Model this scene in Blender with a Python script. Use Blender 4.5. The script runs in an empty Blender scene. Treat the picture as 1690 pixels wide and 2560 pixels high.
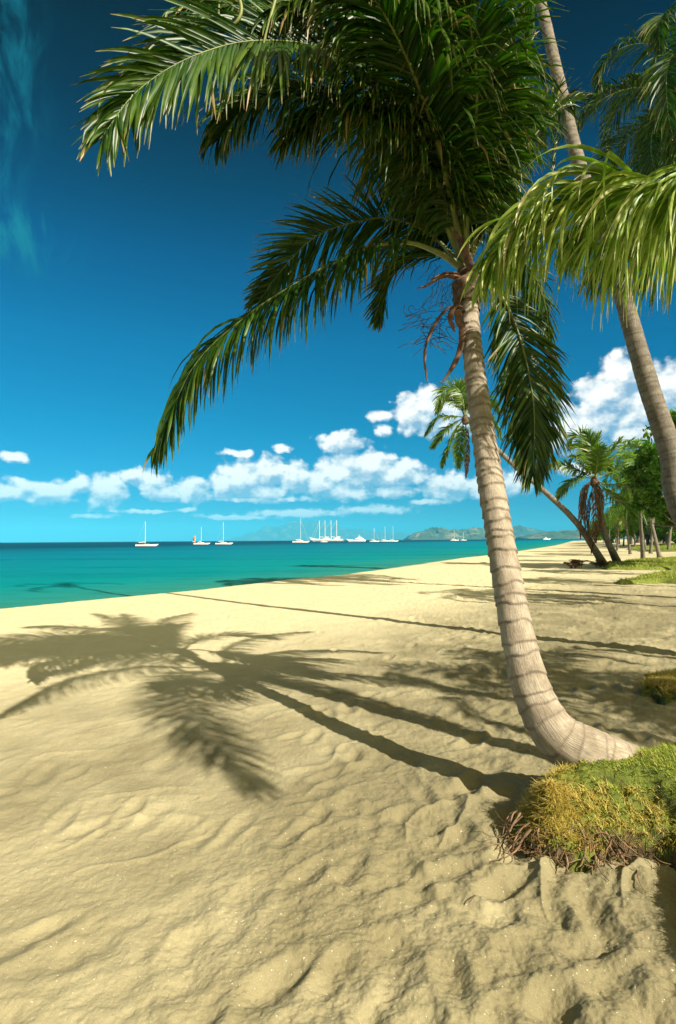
import bpy, math, random
import numpy as np
from mathutils import Vector, Matrix

random.seed(7)
rng = np.random.default_rng(7)
scene = bpy.context.scene
COL = scene.collection
R = math.radians

# ------------------------------------------------------------------ camera
CAMZ = 1.6
FPX = 1422.0                       # focal length in pixels of the 1690x2560 photograph (20 mm lens)
PITCH = R(2.82); ROLL = R(0.40)
_f = np.array([0, math.cos(PITCH), math.sin(PITCH)])
_r0 = np.array([1.0, 0, 0]); _u0 = np.cross(_r0, _f)
_r = _r0 * math.cos(ROLL) - _u0 * math.sin(ROLL)
_u = _u0 * math.cos(ROLL) + _r0 * math.sin(ROLL)
cam_d = bpy.data.cameras.new('camera'); cam = bpy.data.objects.new('camera', cam_d); COL.objects.link(cam)
cam_d.sensor_fit = 'VERTICAL'; cam_d.sensor_height = 36.0; cam_d.sensor_width = 24.0
cam_d.lens = 36.0 * FPX / 2560.0
cam_d.clip_start = 0.05; cam_d.clip_end = 60000
m = Matrix(((_r[0], _u[0], -_f[0], 0), (_r[1], _u[1], -_f[1], 0), (_r[2], _u[2], -_f[2], CAMZ), (0, 0, 0, 1)))
cam.matrix_world = m
scene.camera = cam

DS = 1690.0 / 1568.0
def ray(px, py):
    """world direction of a spot in the photograph (1568x2375 coordinates), unit depth in Y"""
    d = _f * FPX + _r * (px * DS - 845) - _u * (py * DS - 1280)
    return d / d[1]
def at(px, py, Y):
    d = ray(px, py); return np.array([0, 0, CAMZ]) + d * Y
def onz(px, py, z=0.0):
    d = ray(px, py); k = (z - CAMZ) / d[2]; return np.array([0, 0, CAMZ]) + d * k

# ------------------------------------------------------------------ light
SUN_EL = R(38.5); SUN_AZ = R(135)          # azimuth clockwise from +Y
sd = Vector((math.sin(SUN_AZ) * math.cos(SUN_EL), math.cos(SUN_AZ) * math.cos(SUN_EL), math.sin(SUN_EL)))
sl = bpy.data.lights.new('sun', 'SUN'); so = bpy.data.objects.new('sun', sl); COL.objects.link(so)
sl.energy = 5.0; sl.angle = R(0.5); sl.color = (1.0, 0.93, 0.80)
so.rotation_euler = sd.to_track_quat('Z', 'Y').to_euler()
so.location = (20, -20, 30)
scene.view_settings.view_transform = 'Standard'; scene.view_settings.look = 'None'
scene.view_settings.gamma = 1.0; scene.view_settings.use_curve_mapping = False
scene.view_settings.exposure = 0.90

# ------------------------------------------------------------------ node helper
class NT:
    def __init__(s, tree): s.t = tree; s.n = tree.nodes; s.l = tree.links
    def node(s, typ, **kw):
        n = s.n.new(typ)
        for k, v in kw.items(): setattr(n, k, v)
        return n
    def put(s, sock, v):
        if isinstance(v, bpy.types.NodeSocket): s.l.new(v, sock)
        elif v is not None:
            if hasattr(sock.default_value, '__len__') and isinstance(v, (tuple, list)) and len(v) == 3 and len(sock.default_value) == 4: v = tuple(v) + (1,)
            sock.default_value = v
    def math(s, op, a, b=None, c=None, clamp=False):
        n = s.node('ShaderNodeMath', operation=op, use_clamp=clamp)
        s.put(n.inputs[0], a); s.put(n.inputs[1], b)
        if c is not None: s.put(n.inputs[2], c)
        return n.outputs[0]
    def vmath(s, op, a, b=None):
        n = s.node('ShaderNodeVectorMath', operation=op)
        s.put(n.inputs[0], a)
        if b is not None: s.put(n.inputs[1], b)
        return n.outputs['Value'] if op in ('LENGTH', 'DOT_PRODUCT', 'DISTANCE') else n.outputs[0]
    def noise(s, vec, scale, detail=3, rough=0.5, dist=0.0, out='Fac'):
        n = s.node('ShaderNodeTexNoise')
        if vec is not None: s.l.new(vec, n.inputs['Vector'])
        n.inputs['Scale'].default_value = scale; n.inputs['Detail'].default_value = detail
        n.inputs['Roughness'].default_value = rough; n.inputs['Distortion'].default_value = dist
        return n.outputs[out]
    def vor(s, vec, scale, feature='F1', smooth=None):
        n = s.node('ShaderNodeTexVoronoi', feature=feature)
        if vec is not None: s.l.new(vec, n.inputs['Vector'])
        n.inputs['Scale'].default_value = scale
        if smooth is not None: n.inputs['Smoothness'].default_value = smooth
        return n.outputs['Distance']
    def ramp(s, fac, stops, interp='LINEAR'):
        n = s.node('ShaderNodeValToRGB'); n.color_ramp.interpolation = interp
        e = n.color_ramp.elements
        while len(e) < len(stops): e.new(0.5)
        for i, (p, c) in enumerate(stops):
            e[i].position = p; e[i].color = (c[0], c[1], c[2], 1) if hasattr(c, '__len__') else (c, c, c, 1)
        s.put(n.inputs[0], fac); return n.outputs[0]
    def mix(s, fac, a, b, blend='MIX'):
        n = s.node('ShaderNodeMix', data_type='RGBA', blend_type=blend)
        s.put(n.inputs[0], fac); s.put(n.inputs[6], a); s.put(n.inputs[7], b); return n.outputs[2]
    def mapr(s, v, a, b, c=0.0, d=1.0, smooth=False):
        n = s.node('ShaderNodeMapRange'); n.interpolation_type = 'SMOOTHSTEP' if smooth else 'LINEAR'
        s.put(n.inputs[0], v)
        for i, x in enumerate((a, b, c, d)): s.put(n.inputs[i + 1], x)
        return n.outputs[0]
    def comb(s, x, y, z):
        n = s.node('ShaderNodeCombineXYZ'); s.put(n.inputs[0], x); s.put(n.inputs[1], y); s.put(n.inputs[2], z); return n.outputs[0]
    def sep(s, v):
        n = s.node('ShaderNodeSeparateXYZ'); s.put(n.inputs[0], v); return n.outputs
    def attr(s, name, out='Color'):
        n = s.node('ShaderNodeAttribute', attribute_name=name); return n.outputs[out]
    def bump(s, h, strength=0.5, dist=0.01, normal=None):
        n = s.node('ShaderNodeBump'); s.put(n.inputs['Height'], h)
        n.inputs['Strength'].default_value = strength; n.inputs['Distance'].default_value = dist
        if normal is not None: s.l.new(normal, n.inputs['Normal'])
        return n.outputs[0]

# ------------------------------------------------------------------ sky with cumulus
world = bpy.data.worlds.new("World"); scene.world = world; world.use_nodes = True
W = NT(world.node_tree); W.n.clear()
sky = W.node('ShaderNodeTexSky', sky_type='NISHITA'); sky.sun_disc = False
sky.sun_elevation = SUN_EL; sky.sun_rotation = SUN_AZ; sky.altitude = 0; sky.air_density = 1.0; sky.dust_density = 0.3; sky.ozone_density = 2.0
tc = W.node('ShaderNodeTexCoord').outputs['Generated']
sx = W.sep(tc)
el = W.math('ARCSINE', sx[2]); az = W.math('ARCTAN2', sx[0], sx[1])
# deep polarised gradient, multiplied onto the physical sky
grade = W.ramp(W.math('DIVIDE', el, 1.2), [
    (0.0, (0.06, 0.24, 0.43)), (0.033, (0.045, 0.245, 0.45)), (0.08, (0.02, 0.27, 0.46)), (0.157, (0.001, 0.30, 0.45)), (0.275, (0.001, 0.31, 0.46)), (0.38, (0.0, 0.225, 0.37)),
    (0.47, (0.0, 0.125, 0.20)), (0.54, (0.001, 0.055, 0.105)), (0.62, (0.003, 0.016, 0.045)), (1.0, (0.0035, 0.010, 0.03))])
skyc = W.mix(1.0, sky.outputs[0], grade, 'MULTIPLY')
# warm glow added to the sky on the sun's side, filling the shadows
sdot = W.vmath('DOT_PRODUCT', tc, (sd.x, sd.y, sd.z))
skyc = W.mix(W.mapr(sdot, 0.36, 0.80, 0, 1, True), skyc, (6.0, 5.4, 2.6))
p0 = W.comb(az, el, 0.0)
wn = W.noise(W.comb(az, W.math('MULTIPLY', el, 1.35), 3.1), 16.0, 6, 0.60, 0.0, 'Color')
wv = W.vmath('MULTIPLY', W.vmath('SUBTRACT', wn, (0.5, 0.5, 0.5)), (0.030, 0.020, 0.0))
p1 = W.vmath('ADD', p0, wv)
CLOUDS = [  # spot in the photograph, half sizes there, density
 (20,1140,70,20,.95),(110,1142,75,24,1),(180,1128,40,26,.9),(245,1138,52,32,1.05),(350,1116,46,24,1.0),(380,1145,60,18,.8),(445,1140,52,27,1),
 (560,1112,52,36,1.15),(625,1098,40,30,1.1),(680,1108,56,28,1.1),(600,1140,90,20,.9),(800,1100,62,40,1.15),(860,1086,60,30,1.2),(930,1095,62,26,1.0),
 (800,1142,70,20,1),(912,1140,58,17,1),(1045,1130,66,26,1.05),(1140,1130,60,30,.9),(792,1026,58,24,1.0),(35,1060,44,13,.85),(548,1053,62,11,.62),(655,1042,34,11,.6),
 (955,960,40,36,1.1),(995,955,48,42,1.15),(1050,960,60,50,1),(885,965,46,16,.72),(888,998,26,16,.75),
 (1440,880,42,48,1.25),(1410,930,80,46,1.15),(1370,975,90,50,1.0),(1500,950,95,55,1.15),(1550,910,60,50,1.15),(1460,1010,110,36,.85),(1310,1010,80,46,.75),
 (1200,1120,60,30,.8),(1330,1090,60,24,.8),(1640,930,120,70,1.1),(1750,1000,120,60,1),(120,1160,110,9,.7),(600,1158,160,9,.75),(60,1128,50,22,.8),(310,1105,46,22,.85),(520,1125,40,30,.95),(740,1120,46,28,.95),(900,1112,60,26,.95),(970,1105,36,18,.8),(640,1085,36,16,.8),(330,1186,160,7,.55),(560,1200,180,8,.55),(-100,1130,120,28,1),(-220,1100,90,40,1),
 (225,1196,70,9,.6),(430,1184,36,9,.6),(700,1190,190,13,.66),(860,1182,150,13,.66),(1000,1165,90,10,.55)]
ZS = 1.0
def blobs(p):
    acc = None
    for (cx, cy, rx, ry, dn) in CLOUDS:
        d = ray(cx, cy); a = math.atan2(d[0], d[1]); e = math.atan2(d[2], math.hypot(d[0], d[1]))
        dx = ray(cx + rx, cy); ra = abs(math.atan2(dx[0], dx[1]) - a)
        dy = ray(cx, cy - ry * 1.22); re = abs(math.atan2(dy[2], math.hypot(dy[0], dy[1])) - e)
        q = W.vmath('MULTIPLY', W.vmath('SUBTRACT', p, (a, e, 0)), (1 / ra, 1 / re, 0))
        v = W.math('SUBTRACT', dn, W.vmath('LENGTH', q))
        acc = v if acc is None else W.math('SMOOTH_MAX', acc, v, 0.18)
    return acc
D = blobs(p1)
Dup = blobs(W.vmath('ADD', p1, (-0.007, 0.013, 0.0)))
n1 = W.noise(W.comb(az, W.math('MULTIPLY', el, 1.25), 0.0), 34.0, 8, 0.60)
vr = W.vor(W.vmath('ADD', p0, W.vmath('MULTIPLY', wv, (0.5, 0.5, 0))), 70.0, 'SMOOTH_F1', 0.7)
puff = W.math('ADD', W.math('MULTIPLY', W.math('SUBTRACT', n1, 0.5), 1.25), W.math('MULTIPLY', W.math('SUBTRACT', 0.4, vr), 0.55))
dens = W.math('ADD', W.math('ADD', D, 0.10), puff)
alpha = W.mapr(dens, -0.13, 0.36, 0, 1, True)
# lit from the upper left / above: compare with the noise a little lower down
n2 = W.noise(W.comb(W.math('ADD', az, -0.005), W.math('MULTIPLY', W.math('ADD', el, 0.010), 1.25), 0.0), 34.0, 4, 0.5)
lit = W.math('ADD', W.math('MULTIPLY', W.math('SUBTRACT', n1, n2), 2.6), W.math('MULTIPLY', W.math('SUBTRACT', D, Dup), 1.15))
n3 = W.noise(W.comb(az, W.math('MULTIPLY', el, 1.6), 9.0), 20.0, 3, 0.5)
lit = W.math('ADD', W.math('ADD', lit, 0.50), W.math('MULTIPLY', W.math('SUBTRACT', n3, 0.5), 1.5), clamp=True)
cc = W.mix(lit, (1.6, 2.7, 3.8), (6.4, 6.4, 6.1))
hz = W.mapr(el, 0.01, 0.13, 0.55, 1.0, True)
cc = W.mix(hz, (1.0, 2.6, 3.8), cc)
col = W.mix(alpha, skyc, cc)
# thin veils of high cloud, upper left
cn = W.noise(W.comb(W.math('MULTIPLY', az, 3.0), W.math('MULTIPLY', el, 1.3), 5.0), 6.5, 9, 0.62, 0.9)
def veil(cx, cy, rx, ry):
    d = ray(cx, cy); a = math.atan2(d[0], d[1]); e = math.atan2(d[2], math.hypot(d[0], d[1]))
    q = W.vmath('MULTIPLY', W.vmath('SUBTRACT', p1, (a, e, 0)), (FPX / DS / rx, FPX / DS / ry * 1.2, 0))
    return W.mapr(W.vmath('LENGTH', q), 1.0, 0.0, 0, 1, True)
vm = W.math('MAXIMUM', veil(-10, 150, 130, 420), W.math('MULTIPLY', veil(35, 540, 190, 110), 1.6))
vm = W.math('MULTIPLY', vm, W.mapr(cn, 0.40, 0.68, 0, 0.85, True))
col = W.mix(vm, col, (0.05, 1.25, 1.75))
below = W.mapr(el, -0.02, 0.0, 0, 1)
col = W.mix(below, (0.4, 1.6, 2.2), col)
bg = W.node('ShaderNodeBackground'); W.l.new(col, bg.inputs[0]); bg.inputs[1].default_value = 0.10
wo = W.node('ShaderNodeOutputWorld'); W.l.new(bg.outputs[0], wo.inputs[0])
world.cycles.sampling_method = 'MANUAL'; world.cycles.sample_map_resolution = 512

# ------------------------------------------------------------------ mesh helpers
def tag(o, label=None, cat=None, group=None, kind=None):
    if label: o['label'] = label
    if cat: o['category'] = cat
    if group: o['group'] = group
    if kind: o['kind'] = kind
    return o
def empty(name, loc=(0, 0, 0)):
    o = bpy.data.objects.new(name, None); COL.objects.link(o); o.location = loc; o.empty_display_size = 0.3; return o
def mk(name, V, F, mat, parent=None, smooth=True, attrs=None, off=None):
    """one mesh object; V world coordinates; parent is an unrotated Empty (vertices are moved into its space)"""
    V = np.asarray(V, dtype=np.float32)
    if parent is not None:
        pt = parent
        while pt is not None:
            V = V - np.array(pt.location, dtype=np.float32); pt = pt.parent
    me = bpy.data.meshes.new(name)
    if isinstance(F, np.ndarray) and F.ndim == 2:
        nf, k = F.shape
        me.vertices.add(len(V)); me.vertices.foreach_set('co', V.ravel())
        me.loops.add(nf * k); me.loops.foreach_set('vertex_index', F.ravel().astype(np.int32))
        me.polygons.add(nf); me.polygons.foreach_set('loop_start', np.arange(0, nf * k, k, dtype=np.int32))
        me.polygons.foreach_set('loop_total', np.full(nf, k, dtype=np.int32))
        me.update(calc_edges=True); me.validate()
    else:
        me.from_pydata([tuple(map(float, v)) for v in V], [], [tuple(int(i) for i in f) for f in F]); me.update()
    if attrs:
        for an, arr in attrs.items():
            arr = np.asarray(arr, dtype=np.float32)
            if arr.ndim == 1:
                a = me.attributes.new(an, 'FLOAT', 'POINT'); a.data.foreach_set('value', arr)
            else:
                if arr.shape[1] == 3: arr = np.c_[arr, np.ones(len(arr), dtype=np.float32)]
                a = me.attributes.new(an, 'FLOAT_COLOR', 'POINT'); a.data.foreach_set('color', arr.ravel())
    if smooth: me.polygons.foreach_set('use_smooth', np.ones(len(me.polygons), dtype=bool))
    me.materials.append(mat)
    o = bpy.data.objects.new(name, me); COL.objects.link(o)
    if parent is not None: o.parent = parent
    return o
def nrm(a):
    return a / np.maximum(np.linalg.norm(a, axis=-1, keepdims=True), 1e-9)
def spline(P, n):
    P = np.asarray(P, float); P = np.vstack([2 * P[0] - P[1], P, 2 * P[-1] - P[-2]])
    out = []
    for i in range(1, len(P) - 2):
        t = np.linspace(0, 1, 24, endpoint=False)[:, None]
        a, b, c, d = P[i - 1], P[i], P[i + 1], P[i + 2]
        out.append(0.5 * ((2 * b) + (-a + c) * t + (2 * a - 5 * b + 4 * c - d) * t ** 2 + (-a + 3 * b - 3 * c + d) * t ** 3))
    out.append(P[-2][None]); Q = np.vstack(out)
    s = np.r_[0, np.cumsum(np.linalg.norm(np.diff(Q[:, :3], axis=0), axis=1))]
    u = np.linspace(0, s[-1], n)
    return np.stack([np.interp(u, s, Q[:, k]) for k in range(Q.shape[1])], 1), s[-1]
def frames(C, up=(0, 0, 1)):
    T = nrm(np.gradient(C, axis=0)); S = np.zeros_like(C)
    s = np.cross(T[0], up)
    if np.linalg.norm(s) < 0.15: s = s + np.array([1.0, 0.0, 0]) * 0.5
    s = s - T[0] * s.dot(T[0]); s = s / np.linalg.norm(s)
    for i in range(len(C)):
        s = s - T[i] * s.dot(T[i]); s = s / max(np.linalg.norm(s), 1e-6); S[i] = s
    return T, S, np.cross(S, T)
def tube(C, rad, k=8, up=(0, 0, 1), flat=1.0, cap=True):
    C = np.asarray(C, float); T, S, N = frames(C, up); rad = np.broadcast_to(rad, (len(C),))
    th = np.linspace(0, 2 * np.pi, k, endpoint=False)
    V = (C[:, None] + rad[:, None, None] * (np.cos(th)[None, :, None] * S[:, None] + flat * np.sin(th)[None, :, None] * N[:, None])).reshape(-1, 3)
    i = np.arange(len(C) - 1)[:, None] * k; j = np.arange(k)[None]; j2 = (j + 1) % k
    F = np.stack([i + j, i + j2, i + j2 + k, i + j + k], -1).reshape(-1, 4)
    return V, F
def merge(parts):
    Vs, Fs, o = [], [], 0
    for V, F in parts:
        Vs.append(np.asarray(V, float)); Fs.append(np.asarray(F) + o); o += len(V)
    return np.vstack(Vs), np.vstack(Fs)
def box(c, s, yaw=0.0):
    x, y, z = np.array(s) / 2
    V = np.array([(-x, -y, -z), (x, -y, -z), (x, y, -z), (-x, y, -z), (-x, -y, z), (x, -y, z), (x, y, z), (-x, y, z)])
    ca, sa = math.cos(yaw), math.sin(yaw)
    V = V @ np.array([[ca, sa, 0], [-sa, ca, 0], [0, 0, 1]]) + np.array(c)
    return V, np.array([(0, 3, 2, 1), (4, 5, 6, 7), (0, 1, 5, 4), (1, 2, 6, 5), (2, 3, 7, 6), (3, 0, 4, 7)])
# numpy noise
def _h(ix, iy, seed):
    n = (ix.astype(np.int64) * 374761393 + iy.astype(np.int64) * 668265263 + seed * 1442695041) & 0xffffffff
    n = ((n ^ (n >> 13)) * 1274126177) & 0xffffffff
    return ((n ^ (n >> 16)) & 0xffff) / 65535.0
def vnoise(x, y, seed=0):
    ix = np.floor(x); iy = np.floor(y); fx = x - ix; fy = y - iy
    fx = fx * fx * fx * (fx * (fx * 6 - 15) + 10); fy = fy * fy * fy * (fy * (fy * 6 - 15) + 10)
    a = _h(ix, iy, seed); b = _h(ix + 1, iy, seed); c = _h(ix, iy + 1, seed); d = _h(ix + 1, iy + 1, seed)
    return (a * (1 - fx) + b * fx) * (1 - fy) + (c * (1 - fx) + d * fx) * fy - 0.5
def fbm(x, y, oct=4, seed=0, gain=0.5):
    v = 0; a = 1.0
    for o in range(oct):
        v = v + a * vnoise(x * 2 ** o + 17.3 * o, y * 2 ** o - 9.1 * o, seed + o); a *= gain
    return v
def sstep(a, b, x):
    t = np.clip((x - a) / (b - a), 0, 1); return t * t * (3 - 2 * t)

# ------------------------------------------------------------------ materials
def mat(name):
    m = bpy.data.materials.new(name); m.use_nodes = True; t = NT(m.node_tree)
    return m, t, t.n['Principled BSDF'], t.n['Material Output']
def simple(name, col, rough=0.6, metal=0.0, var=0.12, scale=3.0, bumpd=0.0):
    m, t, b, o = mat(name)
    co = t.node('ShaderNodeTexCoord').outputs['Object']
    n = t.noise(co, scale, 5, 0.6)
    dark = tuple(c * (1 - var * 2) for c in col); lite = tuple(min(1, c * (1 + var)) for c in col)
    t.put(b.inputs['Base Color'], t.ramp(n, [(0.3, dark), (0.7, lite)]))
    b.inputs['Roughness'].default_value = rough; b.inputs['Metallic'].default_value = metal
    if bumpd: t.put(b.inputs['Normal'], t.bump(n, 0.6, bumpd))
    return m
def leafmat(name, c0, c1, c2, tipc, trans=0.3, tipa=0.80, rough=0.38):
    m, t, b, o = mat(name)
    a = t.sep(t.attr('leaf'))            # x random, y along, z dryness
    base = t.ramp(a[0], [(0.0, c0), (0.6, c1), (1.0, c2)])
    co = t.node('ShaderNodeTexCoord').outputs['Object']
    n = t.noise(co, 9.0, 4, 0.6)
    base = t.mix(t.math('MULTIPLY', t.mapr(n, 0.38, 0.66), t.mapr(a[1], .15, .8, .15, .9)), base, c2)  # tip tone: older leaf, and sunlit tips put into the colour
    tipf = t.mapr(t.math('ADD', t.math('ADD', a[1], t.math('MULTIPLY', t.math('SUBTRACT', n, .5), .35)), a[2]), tipa, tipa + 0.16, 0, 1)
    base = t.mix(tipf, base, tipc)
    t.put(b.inputs['Base Color'], base); b.inputs['Roughness'].default_value = rough
    b.inputs['Specular IOR Level'].default_value = 0.32
    tr = t.node('ShaderNodeBsdfTranslucent'); t.put(tr.inputs[0], t.mix(1.0, base, (1.0, 1.7, 0.35), 'MULTIPLY'))
    ms = t.node('ShaderNodeMixShader'); ms.inputs[0].default_value = trans
    t.l.new(b.outputs[0], ms.inputs[1]); t.l.new(tr.outputs[0], ms.inputs[2]); t.l.new(ms.outputs[0], o.inputs[0])
    return m
M = {}
M['leaf'] = leafmat('palm_leaf_shaded', (.005, .024, .002), (.016, .060, .004), (.085, .14, .007), (.26, .18, .07), 0.2, .88)  # darkened green, shade of the dense crown put into the colour
M['leaf_sunlit'] = leafmat('palm_leaf_sunlit', (.04, .10, .006), (.20, .31, .020), (.48, .50, .14), (.62, .52, .28), 0.28, .84, .36)  # lit copy of the palm leaf, sunlight put into the colour
M['leaf_mid'] = leafmat('palm_leaf_mid', (.02, .07, .005), (.06, .14, .010), (.22, .27, .04), (.42, .32, .14), 0.28, .84, .4)  # same leaf with less sun put into the colour
M['leaf_far'] = leafmat('palm_leaf_far', (.03, .085, .006), (.09, .18, .012), (.24, .30, .03), (.30, .22, .08), 0.3, .88)
M['leaf_dead'] = leafmat('palm_leaf_dead', (.10, .045, .018), (.17, .08, .03), (.26, .14, .06), (.30, .18, .09), 0.15, .8, .7)
M['leaf_tree'] = leafmat('tree_leaf', (.045, .12, .010), (.11, .23, .018), (.25, .36, .04), (.22, .30, .04), 0.3, .95, .4)
M['rachis'] = simple('leaf_stem', (.16, .19, .035), .5, 0, .3, 6)
M['sheath'] = simple('leaf_sheath', (.13, .075, .035), .85, 0, .45, 14, .01)
M['spathe'] = simple('dry_spathe', (.17, .085, .045), .75, 0, .4, 9, .01)
M['fibre'] = simple('dry_fibre', (.07, .045, .02), .8, 0, .3, 9)
M['root'] = simple('root_bark', (.25, .15, .08), .85, 0, .35, 18, .004)
M['root_fibre'] = simple('root_fibre', (.20, .115, .045), .85, 0, .35, 18)

def barkmat(name, c_lo, c_hi, c_ring):
    m, t, b, o = mat(name)
    a = t.sep(t.attr('bark'))            # x around 0..1, y metres along, z ring scar
    v = t.comb(t.math('COSINE', t.math('MULTIPLY', a[0], 6.2832)), t.math('SINE', t.math('MULTIPLY', a[0], 6.2832)), t.math('MULTIPLY', a[1], 7.0))
    fib = t.noise(t.comb(t.math('MULTIPLY', t.math('COSINE', t.math('MULTIPLY', a[0], 6.2832)), 14.0), t.math('MULTIPLY', t.math('SINE', t.math('MULTIPLY', a[0], 6.2832)), 14.0), t.math('MULTIPLY', a[1], 9.0)), 1.6, 5, 0.65)
    blot = t.noise(v, 1.1, 5, 0.65)
    c = t.mix(t.mapr(blot, .36, .66), c_lo, c_hi)
    c = t.mix(t.math('MULTIPLY', t.mapr(fib, .55, .34), .6), c, tuple(x * .42 for x in c_lo))
    c = t.mix(t.math('MULTIPLY', t.mapr(t.noise(v, 3.3, 4, .7), .60, .70), .35), c, (.52, .46, .38))
    rg = t.math('MULTIPLY', a[2], t.mapr(t.noise(v, 2.6, 3, .6), .30, .56, .35, 1.0))
    c = t.mix(rg, c, c_ring)
    t.put(b.inputs['Base Color'], c); b.inputs['Roughness'].default_value = .8
    h = t.math('ADD', t.math('MULTIPLY', fib, .7), t.math('MULTIPLY', t.noise(v, 6, 4, .7), .5))
    t.put(b.inputs['Normal'], t.bump(h, 0.75, 0.012))
    return m
M['bark'] = barkmat('palm_bark', (.27, .21, .14), (.47, .39, .285), (.14, .11, .075))
M['bark_grey'] = barkmat('palm_bark_grey', (.13, .105, .075), (.25, .21, .155), (.06, .05, .035))

# sand
m, t, b, o = mat('sand')
geo = t.node('ShaderNodeNewGeometry').outputs['Position']
sa = t.sep(t.attr('zone'))              # x wetness, y soil and painted lens falloff, z free
gr = t.noise(geo, 260.0, 3, .7); md = t.noise(geo, 2.2, 5, .6); sm = t.noise(geo, 26.0, 5, .7)
base = t.mix(t.mapr(md, .3, .7), (.60, .515, .30), (.66, .58, .355))
base = t.mix(t.math('MULTIPLY', t.mapr(sm, .42, .66), .28), base, (.48, .42, .24))
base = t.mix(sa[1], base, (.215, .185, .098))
base = t.mix(t.mapr(gr, .54, .68, 0, .7), base, (.26, .19, .10))
base = t.mix(t.mapr(gr, .42, .30, 0, .4), base, (.66, .62, .44))
sh = t.noise(geo, 95.0, 2, .5)
base = t.mix(t.mapr(sh, .705, .74, 0, .75), base, (.16, .11, .06))
base = t.mix(t.mapr(sh, .285, .26, 0, .8), base, (.85, .80, .66))
base = t.mix(t.math('MULTIPLY', sa[0], .8), base, (.25, .20, .12))
t.put(b.inputs['Base Color'], base)
t.put(b.inputs['Roughness'], t.mapr(sa[0], 0, 1, .95, .35)); b.inputs['Specular IOR Level'].default_value = .25
bn = t.bump(t.noise(geo, 380.0, 3, .8), .35, .003)
bn = t.bump(t.noise(geo, 30.0, 6, .7), .45, .02, bn)
t.put(b.inputs['Normal'], bn)
M['sand'] = m

# sea
m, t, b, o = mat('sea')
sa = t.sep(t.attr('shore'))             # x metres from the waterline, y metres from camera
geo = t.node('ShaderNodeNewGeometry').outputs['Position']
ns = t.noise(t.vmath('MULTIPLY', geo, (.012, .05, 0)), 1.0, 5, .6)
dd = t.math('MULTIPLY', sa[0], t.mapr(ns, .25, .75, .55, 1.45))
c = t.ramp(t.math('DIVIDE', t.math('LOGARITHM', t.math('ADD', dd, 1.0), 10.0), 4.0), [
    (0.0, (.16, .20, .10)), (.10, (.03, .20, .15)), (.25, (.001, .200, .205)), (.42, (.001, .160, .225)), (.50, (.001, .130, .200)), (.55, (.001, .055, .095)), (.72, (.001, .034, .065)), (1.0, (.001, .028, .060))])
pn = t.noise(t.vmath('MULTIPLY', geo, (.02, .11, 0)), 1.0, 6, .65)
c = t.mix(t.mapr(pn, .50, .68, 0, .40), c, (.001, .04, .075))
wv = t.noise(t.vmath('MULTIPLY', geo, (.30, .85, 0)), 1.0, 6, .7)
c = t.mix(t.mapr(wv, .53, .72, 0, .30), c, (.001, .045, .07))
fo = t.math('ADD', sa[0], t.math('MULTIPLY', t.math('SUBTRACT', t.noise(geo, .55, 5, .6), .5), 1.8))
fm = t.mapr(t.math('ABSOLUTE', t.math('SUBTRACT', fo, .35)), .8, .1)
fm = t.math('MULTIPLY', fm, t.mapr(t.noise(geo, 5.0, 4, .7), .42, .58))
c = t.mix(t.math('MULTIPLY', fm, .8), c, (.75, .78, .72))
h = t.math('ADD', t.math('MULTIPLY', t.noise(t.vmath('MULTIPLY', geo, (.7, 1.6, 0)), 1.0, 6, .62), 1.0), t.math('MULTIPLY', t.noise(t.vmath('MULTIPLY', geo, (.10, .3, 0)), 1.0, 3, .5), 1.2))
bn = t.bump(h, 1.0, .22)
df = t.node('ShaderNodeBsdfDiffuse'); t.put(df.inputs['Color'], c); t.l.new(t.bump(h, .6, .12), df.inputs['Normal'])
gl = t.node('ShaderNodeBsdfGlossy'); gl.inputs['Roughness'].default_value = .22; t.l.new(bn, gl.inputs['Normal'])
ms = t.node('ShaderNodeMixShader'); ms.inputs[0].default_value = .07
t.l.new(df.outputs[0], ms.inputs[1]); t.l.new(gl.outputs[0], ms.inputs[2]); t.l.new(ms.outputs[0], o.inputs[0])
M['sea'] = m

def hillmat(name, g0, g1, rock):
    m, t, b, o = mat(name)
    geo = t.node('ShaderNodeNewGeometry').outputs['Position']
    n = t.noise(geo, .006, 6, .65); n2 = t.noise(geo, .022, 5, .7)
    c = t.mix(t.mapr(n2, .4, .62), g0, g1); c = t.mix(t.mapr(n, .52, .62), c, rock)
    t.put(b.inputs['Base Color'], c); b.inputs['Roughness'].default_value = .95
    t.put(b.inputs['Normal'], t.bump(n2, 1.0, 14.0)); return m
M['hill'] = hillmat('hill', (.022, .055, .014), (.065, .105, .03), (.24, .19, .10))
M['mountain'] = hillmat('mountain', (.02, .05, .02), (.045, .09, .03), (.12, .13, .06))

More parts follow.
